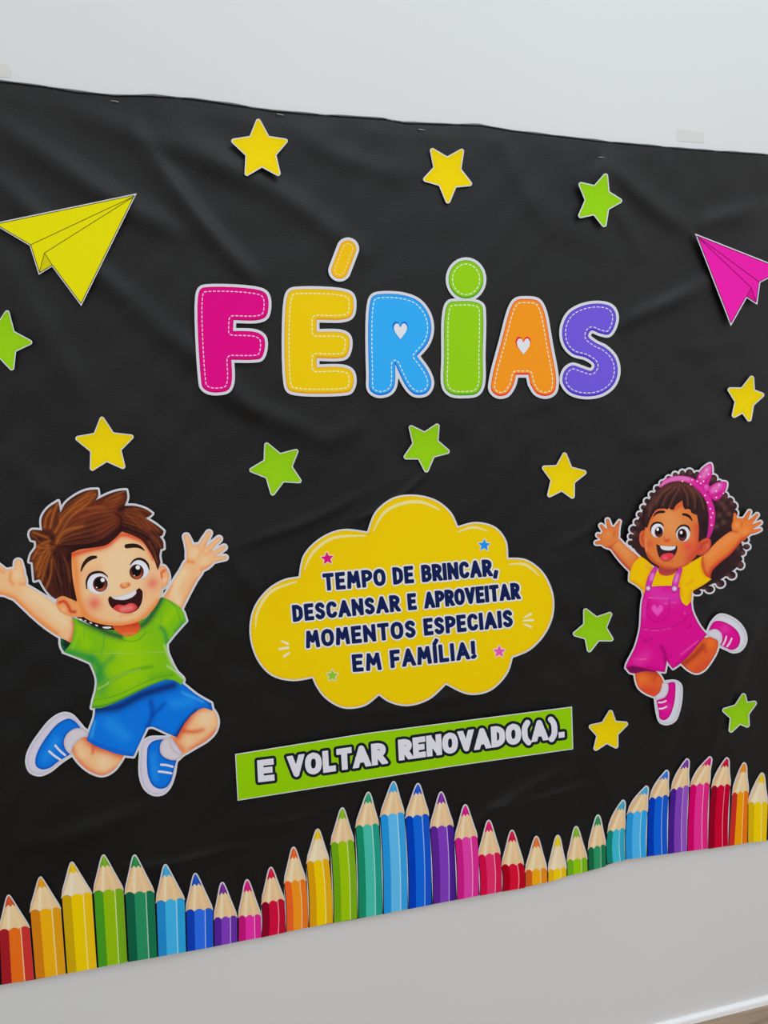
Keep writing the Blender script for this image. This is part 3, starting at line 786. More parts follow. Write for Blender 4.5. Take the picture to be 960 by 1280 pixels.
# shirt
G0, GD, GDD, GL_ = (124, 192, 22), (40, 150, 62), (24, 84, 56), (158, 210, 14)
k.part('shirt', B5, '105,218! 150,238 230,275 330,300 450,300 545,250! 600,225 650,165 690,100 708,86! 760,110 820,150 848,188 868,245! 800,320 737,398! 742,450 770,520 805,585 850,635 835,674! 790,645 740,640 660,665 560,712 460,762 360,807 290,828 238,826! 250,770 268,700 272,640 255,580 230,525! 150,490 50,452! 95,400 115,330 120,270', G0, L=4, step=1.2, ops=(
    ('s', '480,430 520,520 470,600', 130, GL_, .8), ('s', '780,180 720,260', 40, GL_, .6), ('s', '160,300 200,400', 36, GL_, .6),
    ('e', 1.6, GD, .45), ('s', '170,240 260,285 350,325 430,350', 26, GDD, .9), ('s', '545,290 600,255 650,190 700,100', 24, GDD, .9),
    ('s', '60,450 140,465 240,500', 26, GD, .85), ('s', '240,500 290,560 285,640', 34, GD, .85), ('s', '300,560 380,480', 18, GD, .5), ('s', '270,600 330,640 300,720', 34, GD, .5), ('s', '640,620 760,600', 26, (96, 170, 30), .5), ('s', '740,390 725,320 700,290', 16, GD, .8), ('s', '800,310 850,250', 14, GD, .6),
    ('s', '290,690 400,625 520,575 640,550', 12, (84, 162, 26), .8), ('s', '340,660 450,600 560,570', 6, (176, 216, 90), .5), ('s', '280,700 350,660', 5, (190, 222, 120), .7), ('s', '740,545 800,585 846,632', 6, (200, 226, 160), .8), ('s', '725,410 755,500 780,545', 8, (190, 222, 140), .7),
    ('s', '250,775 400,745 520,690 640,635 780,605', 2.6, (60, 140, 30), .8), ('s', '244,822 360,800 560,706 740,636', 7, (40, 120, 40), .7),
    ('s', '320,330 318,400 298,470', 3, GD, .8), ('s', '752,112 800,160 832,250', 3, GD, .7), ('s', '400,350 470,380 550,372 600,320', 3, (60, 140, 34), .9), ('s', '705,200 700,260', 3, GD, .6), ('s', '190,290 185,380', 3, GD, .5), ('s', '150,330 110,430', 3, (170, 214, 80), .6),
    ('s', '250,465 500,458 740,455', 2.2, (176, 214, 110), .6)))
k.part('collar_shadow', B5, '140,190 140,222 172,238 235,275 318,303 392,306! 400,240 300,150', (46, 26, 26), L=5, sil=False, step=3)
for q in ('150,233 165,231 176,240 160,243', '190,241 203,243 200,249 190,247', '222,255 236,255 240,264 226,262', '262,270 280,276 276,283 264,278', '308,288 330,284 372,288 360,296 325,297'): k.part('collar_glint', B5, q, (226, 224, 230), L=5.5, sil=False, h=.4)
k.part('neck', B5, '378,288! 430,335 490,348 545,325 563,292! 540,240 400,240', (228, 96, 48), L=5, sil=False, step=2, ops=(('s', '400,270 540,270', 22, (196, 52, 34), .7), ('s', '450,335 530,330', 8, (240, 150, 90), .6)))
# head
k.part('ear', B1, '204,780 215,745 250,733 300,750 345,790 378,860 340,866 290,856 232,832', (240, 160, 96), L=5, step=1.4, ops=(('e', 1.2, SKO, .7), ('s', '222,775 252,765 278,792 296,830 322,832', 11, (206, 42, 40), .95), ('s', '250,820', 16, (244, 190, 140), .8)))
k.part('ear', B1, '850,555 880,543 905,570 916,620 902,662 875,682 858,665 845,600', (243, 178, 124), L=5, step=1.4, ops=(('e', 1.1, SKO, .6), ('s', '868,615 866,590 888,570', 9, (222, 72, 48), .9), ('s', '890,630', 14, SKL, .7)))
k.part('face', B1, '300,430 420,380 550,320 620,310 700,330 780,390 835,500 862,600 867,700 852,762 805,830 735,888 645,915 560,920 470,906 400,880 352,840 330,780 318,700 300,600', SK, L=6, step=1.3, ops=(
    ('s', '600,520 580,640', 170, SKL, .8), ('s', '650,850', 60, SKL, .4),
    ('s', '310,470 330,600 335,720 375,840', 30, SKO, .85), ('s', '380,850 470,900 560,918 650,912 740,885 850,770', 24, SKO, .85), ('s', '830,500 862,620 862,720', 12, (246, 190, 140), .7),
    ('s', '305,470 420,440 520,415 570,375 615,345 700,362 770,400 820,490', 20, SKR, .95),
    ('s', '395,590 470,560', 30, SKO, .25), ('s', '445,780', 46, (234, 98, 84), .85), ('s', '812,652', 40, (236, 108, 92), .8), ('s', '610,858 680,845', 10, SKO, .5), ('s', '770,745 765,700', 8, SKO, .3)))
HB, HD, HM, HG = (76, 36, 27), (42, 22, 25), (124, 52, 32), (190, 106, 42)
strands = [('165,300 190,200 212,150', 7), ('195,330 250,240 330,150 400,95', 7), ('215,360 300,230 400,150 450,90', 5), ('230,250 300,190 370,150', 8), ('130,300 140,240 170,190', 6), ('60,330 110,350 150,365', 5), ('60,440 120,400 160,385', 6), ('55,500 90,440 150,410', 5), ('80,560 110,480 155,420', 7), ('90,610 120,520 160,440', 6), ('110,640 140,540 165,460', 5), ('140,680 170,600 175,500', 4),
           ('205,400 240,340 300,310 370,290', 7), ('215,380 260,320 330,300', 6), ('225,400 290,350 350,340', 3), ('300,205 420,170 510,165', 5), ('360,240 470,205 560,210', 5), ('520,130 580,95 630,72', 6), ('500,150 570,125 620,110', 4), ('410,185 470,180 530,190', 6),
           ('650,190 720,210 770,260 795,310', 6), ('690,180 760,190 790,205', 5), ('640,210 700,260 740,300', 4), ('720,220 790,260 850,320', 5), ('800,350 850,400 865,430', 4), ('790,390 820,450 840,520', 4), ('180,480 210,580 240,660', 4), ('250,480 280,560 290,640', 4)]
darks = [('165,390 190,340 215,290 225,215', 10), ('175,375 130,370 100,372', 8), ('170,400 110,420', 5), ('175,420 120,500', 5), ('180,430 150,560 160,640', 9), ('200,440 240,520 300,470', 26), ('250,600 290,700 320,750', 34), ('200,560 220,700', 14), ('320,430 440,405 540,380 600,320', 22), ('610,315 610,240 560,205 480,205', 5), ('625,300 720,330 800,380 830,470', 14), ('600,190 640,170', 12), ('225,215 300,150', 5), ('455,130 470,100', 4), ('790,340 860,350', 8), ('640,175 700,200 760,260', 4), ('845,420 850,500', 6), ('240,270 330,190 440,160', 4), ('860,350 800,320', 5), ('250,410 330,420 420,420', 16)]
hops = [('s', '340,240 450,190 560,200', 60, HM, .8), ('s', '560,270 480,320', 40, HM, .6), ('s', '700,230 790,300', 40, HM, .7), ('s', '420,90 380,140', 26, (150, 76, 36), .8), ('s', '600,110 560,150', 28, (142, 66, 32), .8), ('s', '100,480 80,560', 26, (140, 78, 36), .7)]
hops += [('s', p, w * 1.25, HD, .85) for p, w in darks] + [('s', p, w * 2.6, (150, 78, 34), .45 if n_ < 14 else .14) for n_, (p, w) in enumerate(strands)] + [('s', p, w * .9, HG, .6 if n_ < 14 else .22) for n_, (p, w) in enumerate(strands)] + [('e', .9, HD, .5)]
def flow(A, Bc, n, w, cols, st):
    A = [tuple(map(float, p.split(','))) for p in A.split()]; Bc = [tuple(map(float, p.split(','))) for p in Bc.split()]
    for i in range(n):
        t = (i + .5 + random.uniform(-.3, .3)) / n
        P = ' '.join('%.1f,%.1f' % (a[0] + (b_[0] - a[0]) * t + random.uniform(-4, 4), a[1] + (b_[1] - a[1]) * t) for a, b_ in zip(A, Bc))
        hops.append(('s', P, w * random.uniform(.7, 1.4), cols[i % len(cols)], st * random.uniform(.6, 1)))
HR = (158, 84, 52)
flow('205,330 300,225 430,170 560,175', '235,415 340,415 470,395 590,300', 20, 4.2, [HR, HD, (120, 60, 40)], .42)
flow('640,175 720,190 800,280 860,330', '625,300 700,330 790,370 840,470', 12, 3.6, [HR, HD], .38)
flow('215,215 280,150 360,100 440,70', '240,260 310,200 390,150 450,125', 9, 4, [HG, HD, HM], .42)
flow('185,420 110,400 60,350 45,330', '200,430 150,520 120,600 100,640', 14, 4, [HG, HD, HM], .42)
flow('180,440 160,540 150,620 180,700', '240,440 290,540 310,640 320,740', 10, 4.5, [(96, 50, 38), HD], .5)
flow('500,140 540,110 590,85 630,72', '520,190 570,180 610,170 640,150', 8, 3.6, [HR, HD], .4)
k.part('hair', B1, '300,460! 302,560 312,650 336,768! 290,748 240,732 200,752! 170,730 130,680 100,625! 65,636! 60,580 55,520! 33,515! 45,470 75,425 75,385! 45,378! 34,345 45,318 90,316 115,320! 112,240 150,180 216,134! 225,180 228,212! 260,150 330,95 400,65 465,60! 468,100 448,132! 530,90 600,68 646,65! 652,110 635,163! 700,163 770,185 810,212! 790,230 765,240! 830,280 882,322! 872,350 855,355! 878,390 882,432! 862,436! 855,480 862,520! 845,572! 820,500 780,430 740,378 680,347 618,326! 570,372 520,410 440,427 350,440', HB, L=7, step=1.0, ops=hops)
k.part('eyebrow', B2, '~120,400,5 140,345,13 175,300,18 215,275,19 258,268,12', (46, 28, 26), L=8, sil=False, h=.45)
k.part('eyebrow', B2, '~542,168,20 590,163,20 635,165,17 675,182,11 705,207,4', (46, 28, 26), L=8, sil=False, h=.45)
def eye(k, fr, white, lash, iris, pupil, hl, brown, L=7):
    k.part('eye', fr, white, (232, 232, 240), L=L, sil=False, h=.45, step=2, ops=(('e', 1.2, (176, 180, 200), .5),))
    e = k.o.children[-1]
    x, y, rx, ry = [float(v) for v in iris[1:].split(',')]
    k.part('iris', fr, iris, (74, 34, 28), L=L + 1, sil=False, h=.4, step=1.2, parent=e, ops=(('s', f'{x + .15 * rx},{y + .75 * ry}', rx * .8, brown, .95), ('e', .8, (34, 20, 20), .7)))
    k.part('pupil', fr, pupil, (24, 16, 20), L=L + 2, sil=False, h=.4, parent=e)
    for q in hl.split('|'): k.part('eye_glint', fr, q, (240, 240, 246), L=L + 3, sil=False, h=.3, parent=e)
    k.part('eyelashes', fr, lash, (48, 28, 28), L=L + 1, sil=False, h=.4, parent=e)
eye(k, B2, '@275,512,100,98', '~172,560,5 172,490,9 205,430,12 260,408,12 320,412,9 368,450,3', '@298,518,68,72', '@290,512,44,50', '@320,480,19,19|@265,548,6,6', (190, 92, 60))
eye(k, B2, '@660,380,90,92', '~575,340,4 605,302,8 650,284,11 700,298,12 735,335,10 750,385,4', '@634,405,66,70', '@632,398,42,48', '@645,364,20,20|@612,440,6,6', (190, 92, 60))
k.part('nose', B2, '475,528 495,508 530,503 562,500 580,520 560,546 520,560 488,550', (238, 152, 90), L=7, sil=False, h=.45, step=1.1, ops=(('s', '490,548 515,556', 12, (206, 92, 50), .8), ('s', '558,520 568,530', 9, (206, 92, 50), .7), ('s', '520,515', 18, (248, 190, 130), .8)))
k.part('mouth', B2, '372,650 390,628! 430,652 520,640 600,600 655,553! 682,575 690,620 675,700 632,760 560,787 480,780 412,742 380,700', (56, 24, 26), L=7, sil=False, h=.45, step=2)
mo = k.o.children[-1]
k.part('teeth', B2, '402,637! 480,630 560,603 626,572! 630,602 590,640 520,664 455,662 418,652', (228, 228, 234), L=8, sil=False, h=.4, step=1.6, parent=mo, ops=(('e', .8, (190, 180, 190), .5),))
k.part('tongue', B2, '418,742 460,708 520,714 570,694 622,705 640,735 600,770 540,784 470,776', (222, 62, 70), L=8, sil=False, h=.45, step=1.4, parent=mo, ops=(('s', '500,750 580,735', 26, (240, 138, 130), .8),))
k.backing(k.sil, 2.7, step=7)

# ---------------------------------------------------------------- cartoon girl
g1, g2, g3, g4, g5, g6 = Fr(775, 575, 5.647), Fr(795, 620, 9.6), Fr(735, 635, 9.6), Fr(860, 620, 9.14), Fr(775, 690, 7.385), Fr(775, 760, 5.647)
k = figure('girl_cutout', 'cartoon girl paper cut-out with curly hair, pink bow and pink overalls, jumping at right', [(743, 640), (880, 580), (953, 640), (935, 800), (835, 905), (780, 840)])
KS, KL, KO, KR = (226, 126, 62), (236, 158, 92), (226, 96, 46), (190, 52, 44)
HB2, HD2, HC = (58, 36, 38), (36, 26, 30), (98, 62, 62)
curls = '|'.join('@%d,%d,%d,%d' % (x, y, r, r) for x, y, r in ((120, 440, 20), (95, 490, 26), (78, 540, 18), (72, 585, 18), (140, 385, 18), (165, 335, 18), (190, 290, 18), (225, 245, 18), (262, 200, 18), (300, 165, 18), (345, 130, 18), (390, 105, 18), (440, 90, 18), (490, 90, 26), (545, 100, 18), (660, 130, 26), (700, 160, 18), (735, 255, 28), (775, 290, 26), (800, 325, 26), (805, 375, 26), (105, 600, 26)))
curls4 = '|'.join('@%d,%d,%d,%d' % q for q in ((655, 500, 34, 30), (668, 580, 40, 32), (620, 645, 36, 34), (590, 720, 32, 34), (598, 790, 40, 42), (500, 905, 46, 42), (370, 1000, 48, 42), (245, 1065, 48, 38), (105, 1098, 48, 30), (540, 780, 40, 40), (450, 880, 40, 40), (320, 960, 40, 40), (180, 1030, 40, 40)))
hairb = shape(g1, '160,690! 110,640 85,590 90,540 110,470 140,400 175,330 225,260 270,200 340,140 400,105 480,88 560,100 680,140 730,240 790,300 810,380 800,500 850,560! 870,640 845,700 820,760 770,800 700,850 620,890 560,915 512,925! 520,800 300,780|' + curls) + shape(g4, curls4)
spots = [('s', f'{x},{y}', 18, (116, 74, 72), .6) for x, y in ((120, 450), (100, 520), (150, 380), (180, 320), (230, 260), (345, 135), (395, 108), (445, 92), (495, 92), (545, 104), (700, 160), (745, 260), (790, 300), (690, 280), (740, 340), (700, 390), (770, 380), (730, 440), (680, 470), (900, 600), (870, 660), (850, 740), (770, 820), (690, 880), (600, 920), (830, 620), (720, 310), (655, 130))]
spots += [('s', f'{x},{y}', 12, HD2, .8) for x, y in ((110, 485), (135, 420), (168, 355), (205, 290), (370, 122), (420, 100), (470, 92), (520, 98), (760, 300), (715, 350), (760, 410), (700, 430), (870, 625), (855, 700), (790, 800), (730, 850), (650, 900), (680, 340))]
k.part('curly_hair', g1, hairb, HB2, L=1, step=1.3, ops=[('s', '620,500 700,600 640,800 540,880', 110, (42, 32, 36), .9)] + spots)
k.part('leg', g6, '103,420! 250,440! 292,490 307,540 272,602 240,627! 180,602 130,560 110,500', KO, L=1, step=1.4, ops=(('e', 1.4, KR, .6), ('s', '110,430 190,440 260,452', 26, (172, 58, 34), .85), ('s', '160,500', 40, (238, 120, 50), .8), ('s', '240,590 180,580', 30, (222, 66, 50), .7), ('s', '250,480 240,510', 10, KR, .5)))
k.part('leg', g6, '600,210! 640,205 690,228! 692,270 680,312 640,382 592,440 540,461 485,440 430,392! 440,340 520,250 560,215', KO, L=1, step=1.4, ops=(('e', 1.4, KR, .6), ('s', '440,400 520,340 590,265', 20, (160, 50, 34), .8), ('s', '640,250', 34, (244, 116, 40), .8), ('s', '590,290 610,310', 10, KR, .6), ('s', '540,440 620,390', 26, (218, 70, 44), .6)))
PK, PKD, PKL = (222, 18, 146), (160, 6, 108), (238, 70, 180)
for who in (('328,520! 390,518 425,542 431,620 415,720 385,792 330,817 285,802 264,742 250,642! 320,620 342,572', '335,530! 385,525 391,600 376,700 345,770 312,792 282,780 272,730 258,652! 320,628 342,580', '~274,667,6 300,666,6 324,656,6|~278,711,6 305,708,6 328,696,6', '298,530! 335,530 342,572 322,622 262,648! 244,626! 282,590'),
            ('618,168! 650,100 700,52 750,55 830,100 880,170 886,240 850,296 800,309 750,290 698,266! 720,220 700,170', '630,158 660,100 700,90 770,115 830,165 849,220 832,275 792,296 745,280 708,262! 722,220 702,172 660,150', '~751,202,6 742,232,6 726,262,6|~788,215,6 775,246,6 756,272,6', '608,188! 640,155 680,150 716,180 721,230 700,268! 690,232 648,208')):
    k.part('shoe', g6, who[0], (214, 216, 226), L=1, ops=(('e', 1.4, (180, 176, 196), .6),), label='pink lace-up shoe with white sole')
    sh_ = k.o.children[-1]
    k.part('shoe_upper', g6, who[1], PK, L=2, sil=False, parent=sh_, ops=(('e', 1.6, PKD, .7), ('s', '340,700', 26, PKL, .4), ('s', '740,150', 30, PKL, .5)))
    for q in who[2].split('|'): k.part('lace', g6, q, (228, 214, 230), L=3, sil=False, parent=sh_, h=.4)
    k.part('sock', g6, who[3], (216, 212, 222), L=3, ops=(('e', 1.3, (172, 160, 182), .5),))
k.part('arm', g3, '280,375 370,370 430,430 520,510 615,590! 600,680 515,768! 440,695 360,605 285,505 250,470|165,300 235,240 330,230 368,300 360,370 335,440 272,482 180,452 145,380|~102,418,18 160,412,26 220,410,34|~122,325,18 165,345,24 215,370,32|~158,212,18 195,260,25 240,320,32|~235,148,18 250,205,24 275,270,32|~378,162,11 350,225,25 325,310,42', KS, L=2, step=1.3, ops=(
    ('e', 1.2, KR, .5), ('s', '360,440 480,560', 60, KL, .6), ('s', '260,480 380,620 510,755', 30, KR, .65), ('s', '600,620 560,700', 26, KR, .5), ('s', '265,470 340,400', 12, KR, .5), ('s', '230,320', 44, KL, .6), ('s', '310,340 320,280', 10, KR, .5), ('s', '210,300 235,340', 6, KR, .4)))
k.part('arm', g4, '150,690! 220,640 290,560 390,470 500,400 600,395 665,480 600,535 480,672 370,762 275,860 255,950! 205,935 160,830|505,390 500,320 540,258 600,255 680,268 730,320 742,390 700,450 630,490 570,462 515,412|~535,208,16 540,280,28 555,350,44|~703,180,15 675,235,22 640,300,30|~790,215,15 745,265,22 690,320,30|~828,303,13 775,332,20 710,360,28|~826,382,12 770,400,20 700,410,28', (236, 130, 56), L=3, step=1.3, ops=(
    ('e', 1.3, KR, .45), ('s', '240,690 380,540 530,440', 60, (240, 148, 78), .8), ('s', '240,930 270,850 370,755 490,660 610,520', 34, (206, 48, 48), .85), ('s', '160,700 180,820 220,930', 18, KR, .7), ('s', '500,400 560,410', 16, KR, .6), ('s', '620,490 700,450', 16, KR, .6), ('s', '615,300 610,350', 8, KR, .5), ('s', '660,250 650,290', 6, KR, .4), ('s', '560,330', 30, (246, 160, 84), .7), ('s', '650,400', 36, (246, 156, 84), .6)))
YS, YO = (243, 196, 6), (238, 150, 12)
k.part('shirt', g5, '190,38! 250,78 310,140 360,180 440,205 510,180 600,122 690,75 758,34! 752,130 788,215 846,250! 790,292 665,364! 656,460 622,500 560,520! 220,400! 205,347! 150,302 88,265! 93,190 130,95', YS, L=4, step=1.4, ops=(('e', 1.3, YO, .6), ('s', '300,140 255,250 230,330', 20, YO, .6), ('s', '570,170 545,260 560,400', 22, YO, .7), ('s', '750,60 745,150 780,225', 10, YO, .6), ('s', '120,270 200,330', 16, YO, .7), ('s', '660,360 640,450', 16, YO, .6), ('s', '620,300 680,260', 14, YO, .5), ('s', '330,215 500,215', 10, YO, .5), ('s', '240,130 300,170', 14, (226, 150, 60), .6)))
k.part('neck', g5, '360,140 520,140 512,190 440,219 368,202', (178, 62, 60), L=5, sil=False, step=2, ops=(('s', '370,205 440,215 505,195', 12, (206, 90, 70), .6),))
k.part('cuff_lining', g5, '55,1065! 100,1050 200,1062 300,1085 340,1112! 240,1100 140,1122! 90,1112', (120, 16, 80), L=2, ops=(('e', 1, (180, 20, 120), .6),))
k.part('overalls', g5, '218,400! 238,326! 300,318 480,313 555,328! 553,400 578,470 617,498! 657,455! 668,540 702,620 742,690 803,762! 740,832 640,952 555,1032 490,1077! 460,1042 434,1000! 425,1050 415,1108! 340,1100 200,1068 110,1052 54,1072! 60,1040 90,980 140,880 170,780 188,690 195,580 203,470', PK, L=5, step=1.2, ops=(
    ('s', '300,340 400,420 520,400', 70, (224, 56, 176), .8), ('s', '230,450 220,600', 20, (224, 60, 176), .5), ('s', '240,950 170,1010', 50, PKL, .35), ('e', 1.3, PKD, .5),
    ('s', '420,1020 415,940 380,870', 18, PKD, .8), ('s', '430,990 470,960', 12, PKD, .4), ('s', '300,800 220,820', 12, PKD, .4), ('s', '740,830 620,950 520,1040', 14, PKD, .4),
    ('s', '195,700 340,716 480,690 580,640 640,580', 3.5, (170, 6, 116), .9), ('s', '200,709 340,725 480,699', 2.5, (240, 90, 190), .8),
    ('s', '262,440 255,590 328,646 430,600 458,430', 3.6, (168, 8, 120), .9), ('s', '265,425 450,428', 3, (244, 150, 214), .9), ('s', '380,480 560,460', 2.2, (238, 110, 196), .7),
    ('s', '575,660 600,690 650,695 655,650', 3, PKD, .7), ('s', '560,950 720,820', 3.5, (244, 110, 196), .8), ('s', '110,985 250,990', 3, (244, 110, 196), .7), ('s', '190,780 250,830 300,850', 5, PKD, .5), ('s', '597,563', 5, (244, 150, 214), .9), ('s', '250,1060 390,1090', 8, PKD, .5)))
k.part('pocket_heart', PX, heart(*g5.p(345, 535), 8.2, 1.0, .0), (240, 84, 196), L=6, sil=False, h=.4, step=1.5, ops=(('e', 1, (214, 40, 160), .5),))
for st in ('~330,150,18 300,205,26 275,270,28 258,345,26', '~555,160,20 530,225,28 510,300,30 503,355,26'):
    k.part('strap', g5, st, (216, 56, 178), L=6, sil=False, step=1.3, ops=(('e', 1.3, PKD, .6), ('s', '300,210 290,250', 16, (238, 140, 220), .8), ('s', '530,215 515,270', 16, (238, 140, 220), .8)))
for x, y, r in ((260, 335, 21), (503, 338, 23)): k.part('button', g5, f'@{x},{y},{r},{r}', (226, 206, 226), L=7, sil=False, h=.35, step=1.2, ops=(('e', .9, (170, 120, 170), .7),))
k.part('ear', g2, '38,500 48,440 85,412 118,420 130,480 110,560 92,625! 58,592 40,550', (222, 104, 60), L=6, sil=True, step=1.3, ops=(('e', 1.1, KR, .5), ('s', '90,450 70,500 85,560', 12, (180, 52, 44), .7)))
k.part('ear', g2, '742,570! 790,510 850,494 892,520 902,570 880,642 830,692 760,714 712,690', (216, 88, 60), L=6, step=1.3, ops=(('e', 1.3, (168, 46, 44), .6), ('s', '780,640 800,580 855,550', 12, (168, 44, 44), .7), ('s', '860,600', 24, (232, 120, 84), .7)))
k.part('face', g1, '170,560 172,500 188,440 215,380 255,320 350,270 430,262 510,310 550,380 563,470 572,570 558,640 520,700 460,748 392,770 322,770 252,737 200,692 175,630', KS, L=7, step=1.2, ops=(
    ('s', '340,400 370,470', 90, KL, .7), ('s', '560,480 560,620 500,700', 44, (212, 66, 56), .85), ('s', '190,660 260,735 390,768 480,740', 14, (200, 74, 44), .8), ('s', '210,420 260,350 350,330', 20, (214, 84, 44), .7), ('s', '380,350 460,300 540,380', 18, (220, 76, 50), .7),
    ('s', '480,610', 40, (232, 64, 66), .75), ('s', '210,595', 28, (222, 70, 60), .6), ('s', '310,715 370,715', 8, (206, 84, 56), .5), ('s', '180,560 182,640', 6, (240, 160, 110), .6), ('e', 1, (180, 70, 44), .5)))
k.part('fringe', g1, '186,482! 162,420 185,330 235,240 290,190 360,150 440,140 520,165 582,225 622,320 637,400 632,480 612,547! 585,560 553,580! 558,480 543,385! 525,382 505,372! 495,350 478,345! 460,348 448,330 440,285! 420,300 395,320 380,348! 365,352 345,335! 335,348 315,342! 260,350 215,415 196,470', HB2, L=8, step=1.1, ops=[
    ('s', '300,210 420,180 520,220', 50, (98, 56, 46), .8), ('s', '210,330 250,270', 26, (96, 58, 54), .7), ('s', '590,440 600,520', 30, (42, 28, 32), .8), ('e', 1.2, HD2, .6)] +
    [('s', p, 5, (124, 76, 60), .6) for p in ('250,320 290,240 360,190', '300,320 330,250 390,190', '350,330 380,260 420,200', '420,180 470,230 480,320', '470,175 520,240 530,340', '520,190 570,260 590,340', '200,400 220,330')] +
    [('s', p, 6, HD2, .7) for p in ('270,335 310,250 370,200', '330,335 355,270 400,210', '375,335 410,260', '455,330 450,250 430,190', '490,350 495,260 460,190', '540,370 550,280', '220,400 250,320')])
PB, PBD, PBL = (226, 44, 160), (180, 16, 120), (232, 130, 200)
k.part('headband', g1, '~285,188,8 310,162,14 350,140,18 420,130,20 490,142,22 545,175,24 598,235,22 632,300,22 648,370,24 648,430,22 640,490,18 625,540,12', PB, L=9, step=1.3, ops=(('s', '300,175 400,128 480,130', 24, PBL, .8), ('e', 1.2, PBD, .55), ('s', '640,480 630,535', 20, (186, 40, 130), .7)))
hb = k.o.children[-1]
k.part('bow', g1, '540,150 560,90 600,45 641,26 652,75 642,130 615,180 572,186|622,210 655,172 705,154 752,158 746,210 712,265 672,287 638,262', PB, L=10, step=1.2, ops=(('s', '620,60 590,110', 24, PBL, .85), ('s', '700,180 660,215', 22, PBL, .8), ('s', '600,160 615,130', 12, PBD, .6), ('s', '650,250 720,230', 12, PBD, .5), ('e', 1.2, PBD, .6)))
bw = k.o.children[-1]
k.part('bow_knot', g1, '@612,197,24,28', (232, 70, 176), L=11, sil=False, parent=bw, step=1.3, ops=(('e', 1.2, PBD, .7), ('s', '606,186', 10, PBL, .8)))
for par, dl in ((hb, ((440, 150), (500, 172), (545, 150), (618, 300), (638, 345), (642, 405), (655, 375), (646, 460), (510, 140), (600, 250))), (bw, ((565, 120), (590, 150), (625, 100), (570, 165), (680, 220), (730, 235), (680, 265), (700, 175), (610, 70)))):
    for x, y in dl: k.part('polka_dot', g1, f'@{x},{y},6,6', (242, 206, 232), L=11, sil=False, parent=par, h=.3)
k.part('eyebrow', g2, '~212,244,4 240,210,11 280,192,15 335,190,14', (42, 26, 30), L=9, sil=False, h=.4)
k.part('eyebrow', g2, '~568,220,14 610,228,16 645,250,14 676,298,4', (42, 26, 30), L=9, sil=False, h=.4)
eye(k, g2, '@255,412,78,88', '~178,430,4 180,380,8 210,335,12 260,318,12 312,335,9 332,365,3', '@274,432,50,64', '@274,420,34,44', '@260,400,17,20', (120, 58, 56), L=8)
eye(k, g2, '@565,455,84,92', '~478,440,3 500,395,8 535,362,11 580,352,12 625,370,11 650,420,4', '@555,466,56,76', '@556,455,36,48', '@543,438,17,20', (120, 58, 56), L=8)
k.part('nose', g2, '@370,518,44,36', (226, 100, 62), L=8, sil=False, h=.4, step=1, ops=(('e', 1.2, KS, .7), ('s', '372,495', 16, (242, 160, 120), .8), ('s', '345,540 395,540', 10, (190, 62, 44), .6)))
k.part('mouth', g2, '243,578! 300,598 380,605 450,600 495,598! 490,655 460,722 410,767 350,780 298,757 263,690', (58, 34, 38), L=8, sil=False, h=.4)
mo = k.o.children[-1]
k.part('teeth', g2, '285,596! 380,604 478,602! 466,632 420,652 360,652 308,636', (224, 226, 232), L=9, sil=False, h=.35, parent=mo)
k.part('tongue', g2, '288,742 318,702 370,686 430,688 458,712 420,757 356,776 308,764', (228, 58, 76), L=9, sil=False, h=.4, step=1.3, parent=mo, ops=(('s', '350,745', 26, (242, 110, 120), .8),))
k.backing(k.sil, 2.1, step=7, h=.6)

# ---------------------------------------------------------------- crayon-pencil border
P6, P7, P8 = Fr(0, 1050, 2.909), Fr(320, 960, 2.8235), Fr(640, 930, 3.0)
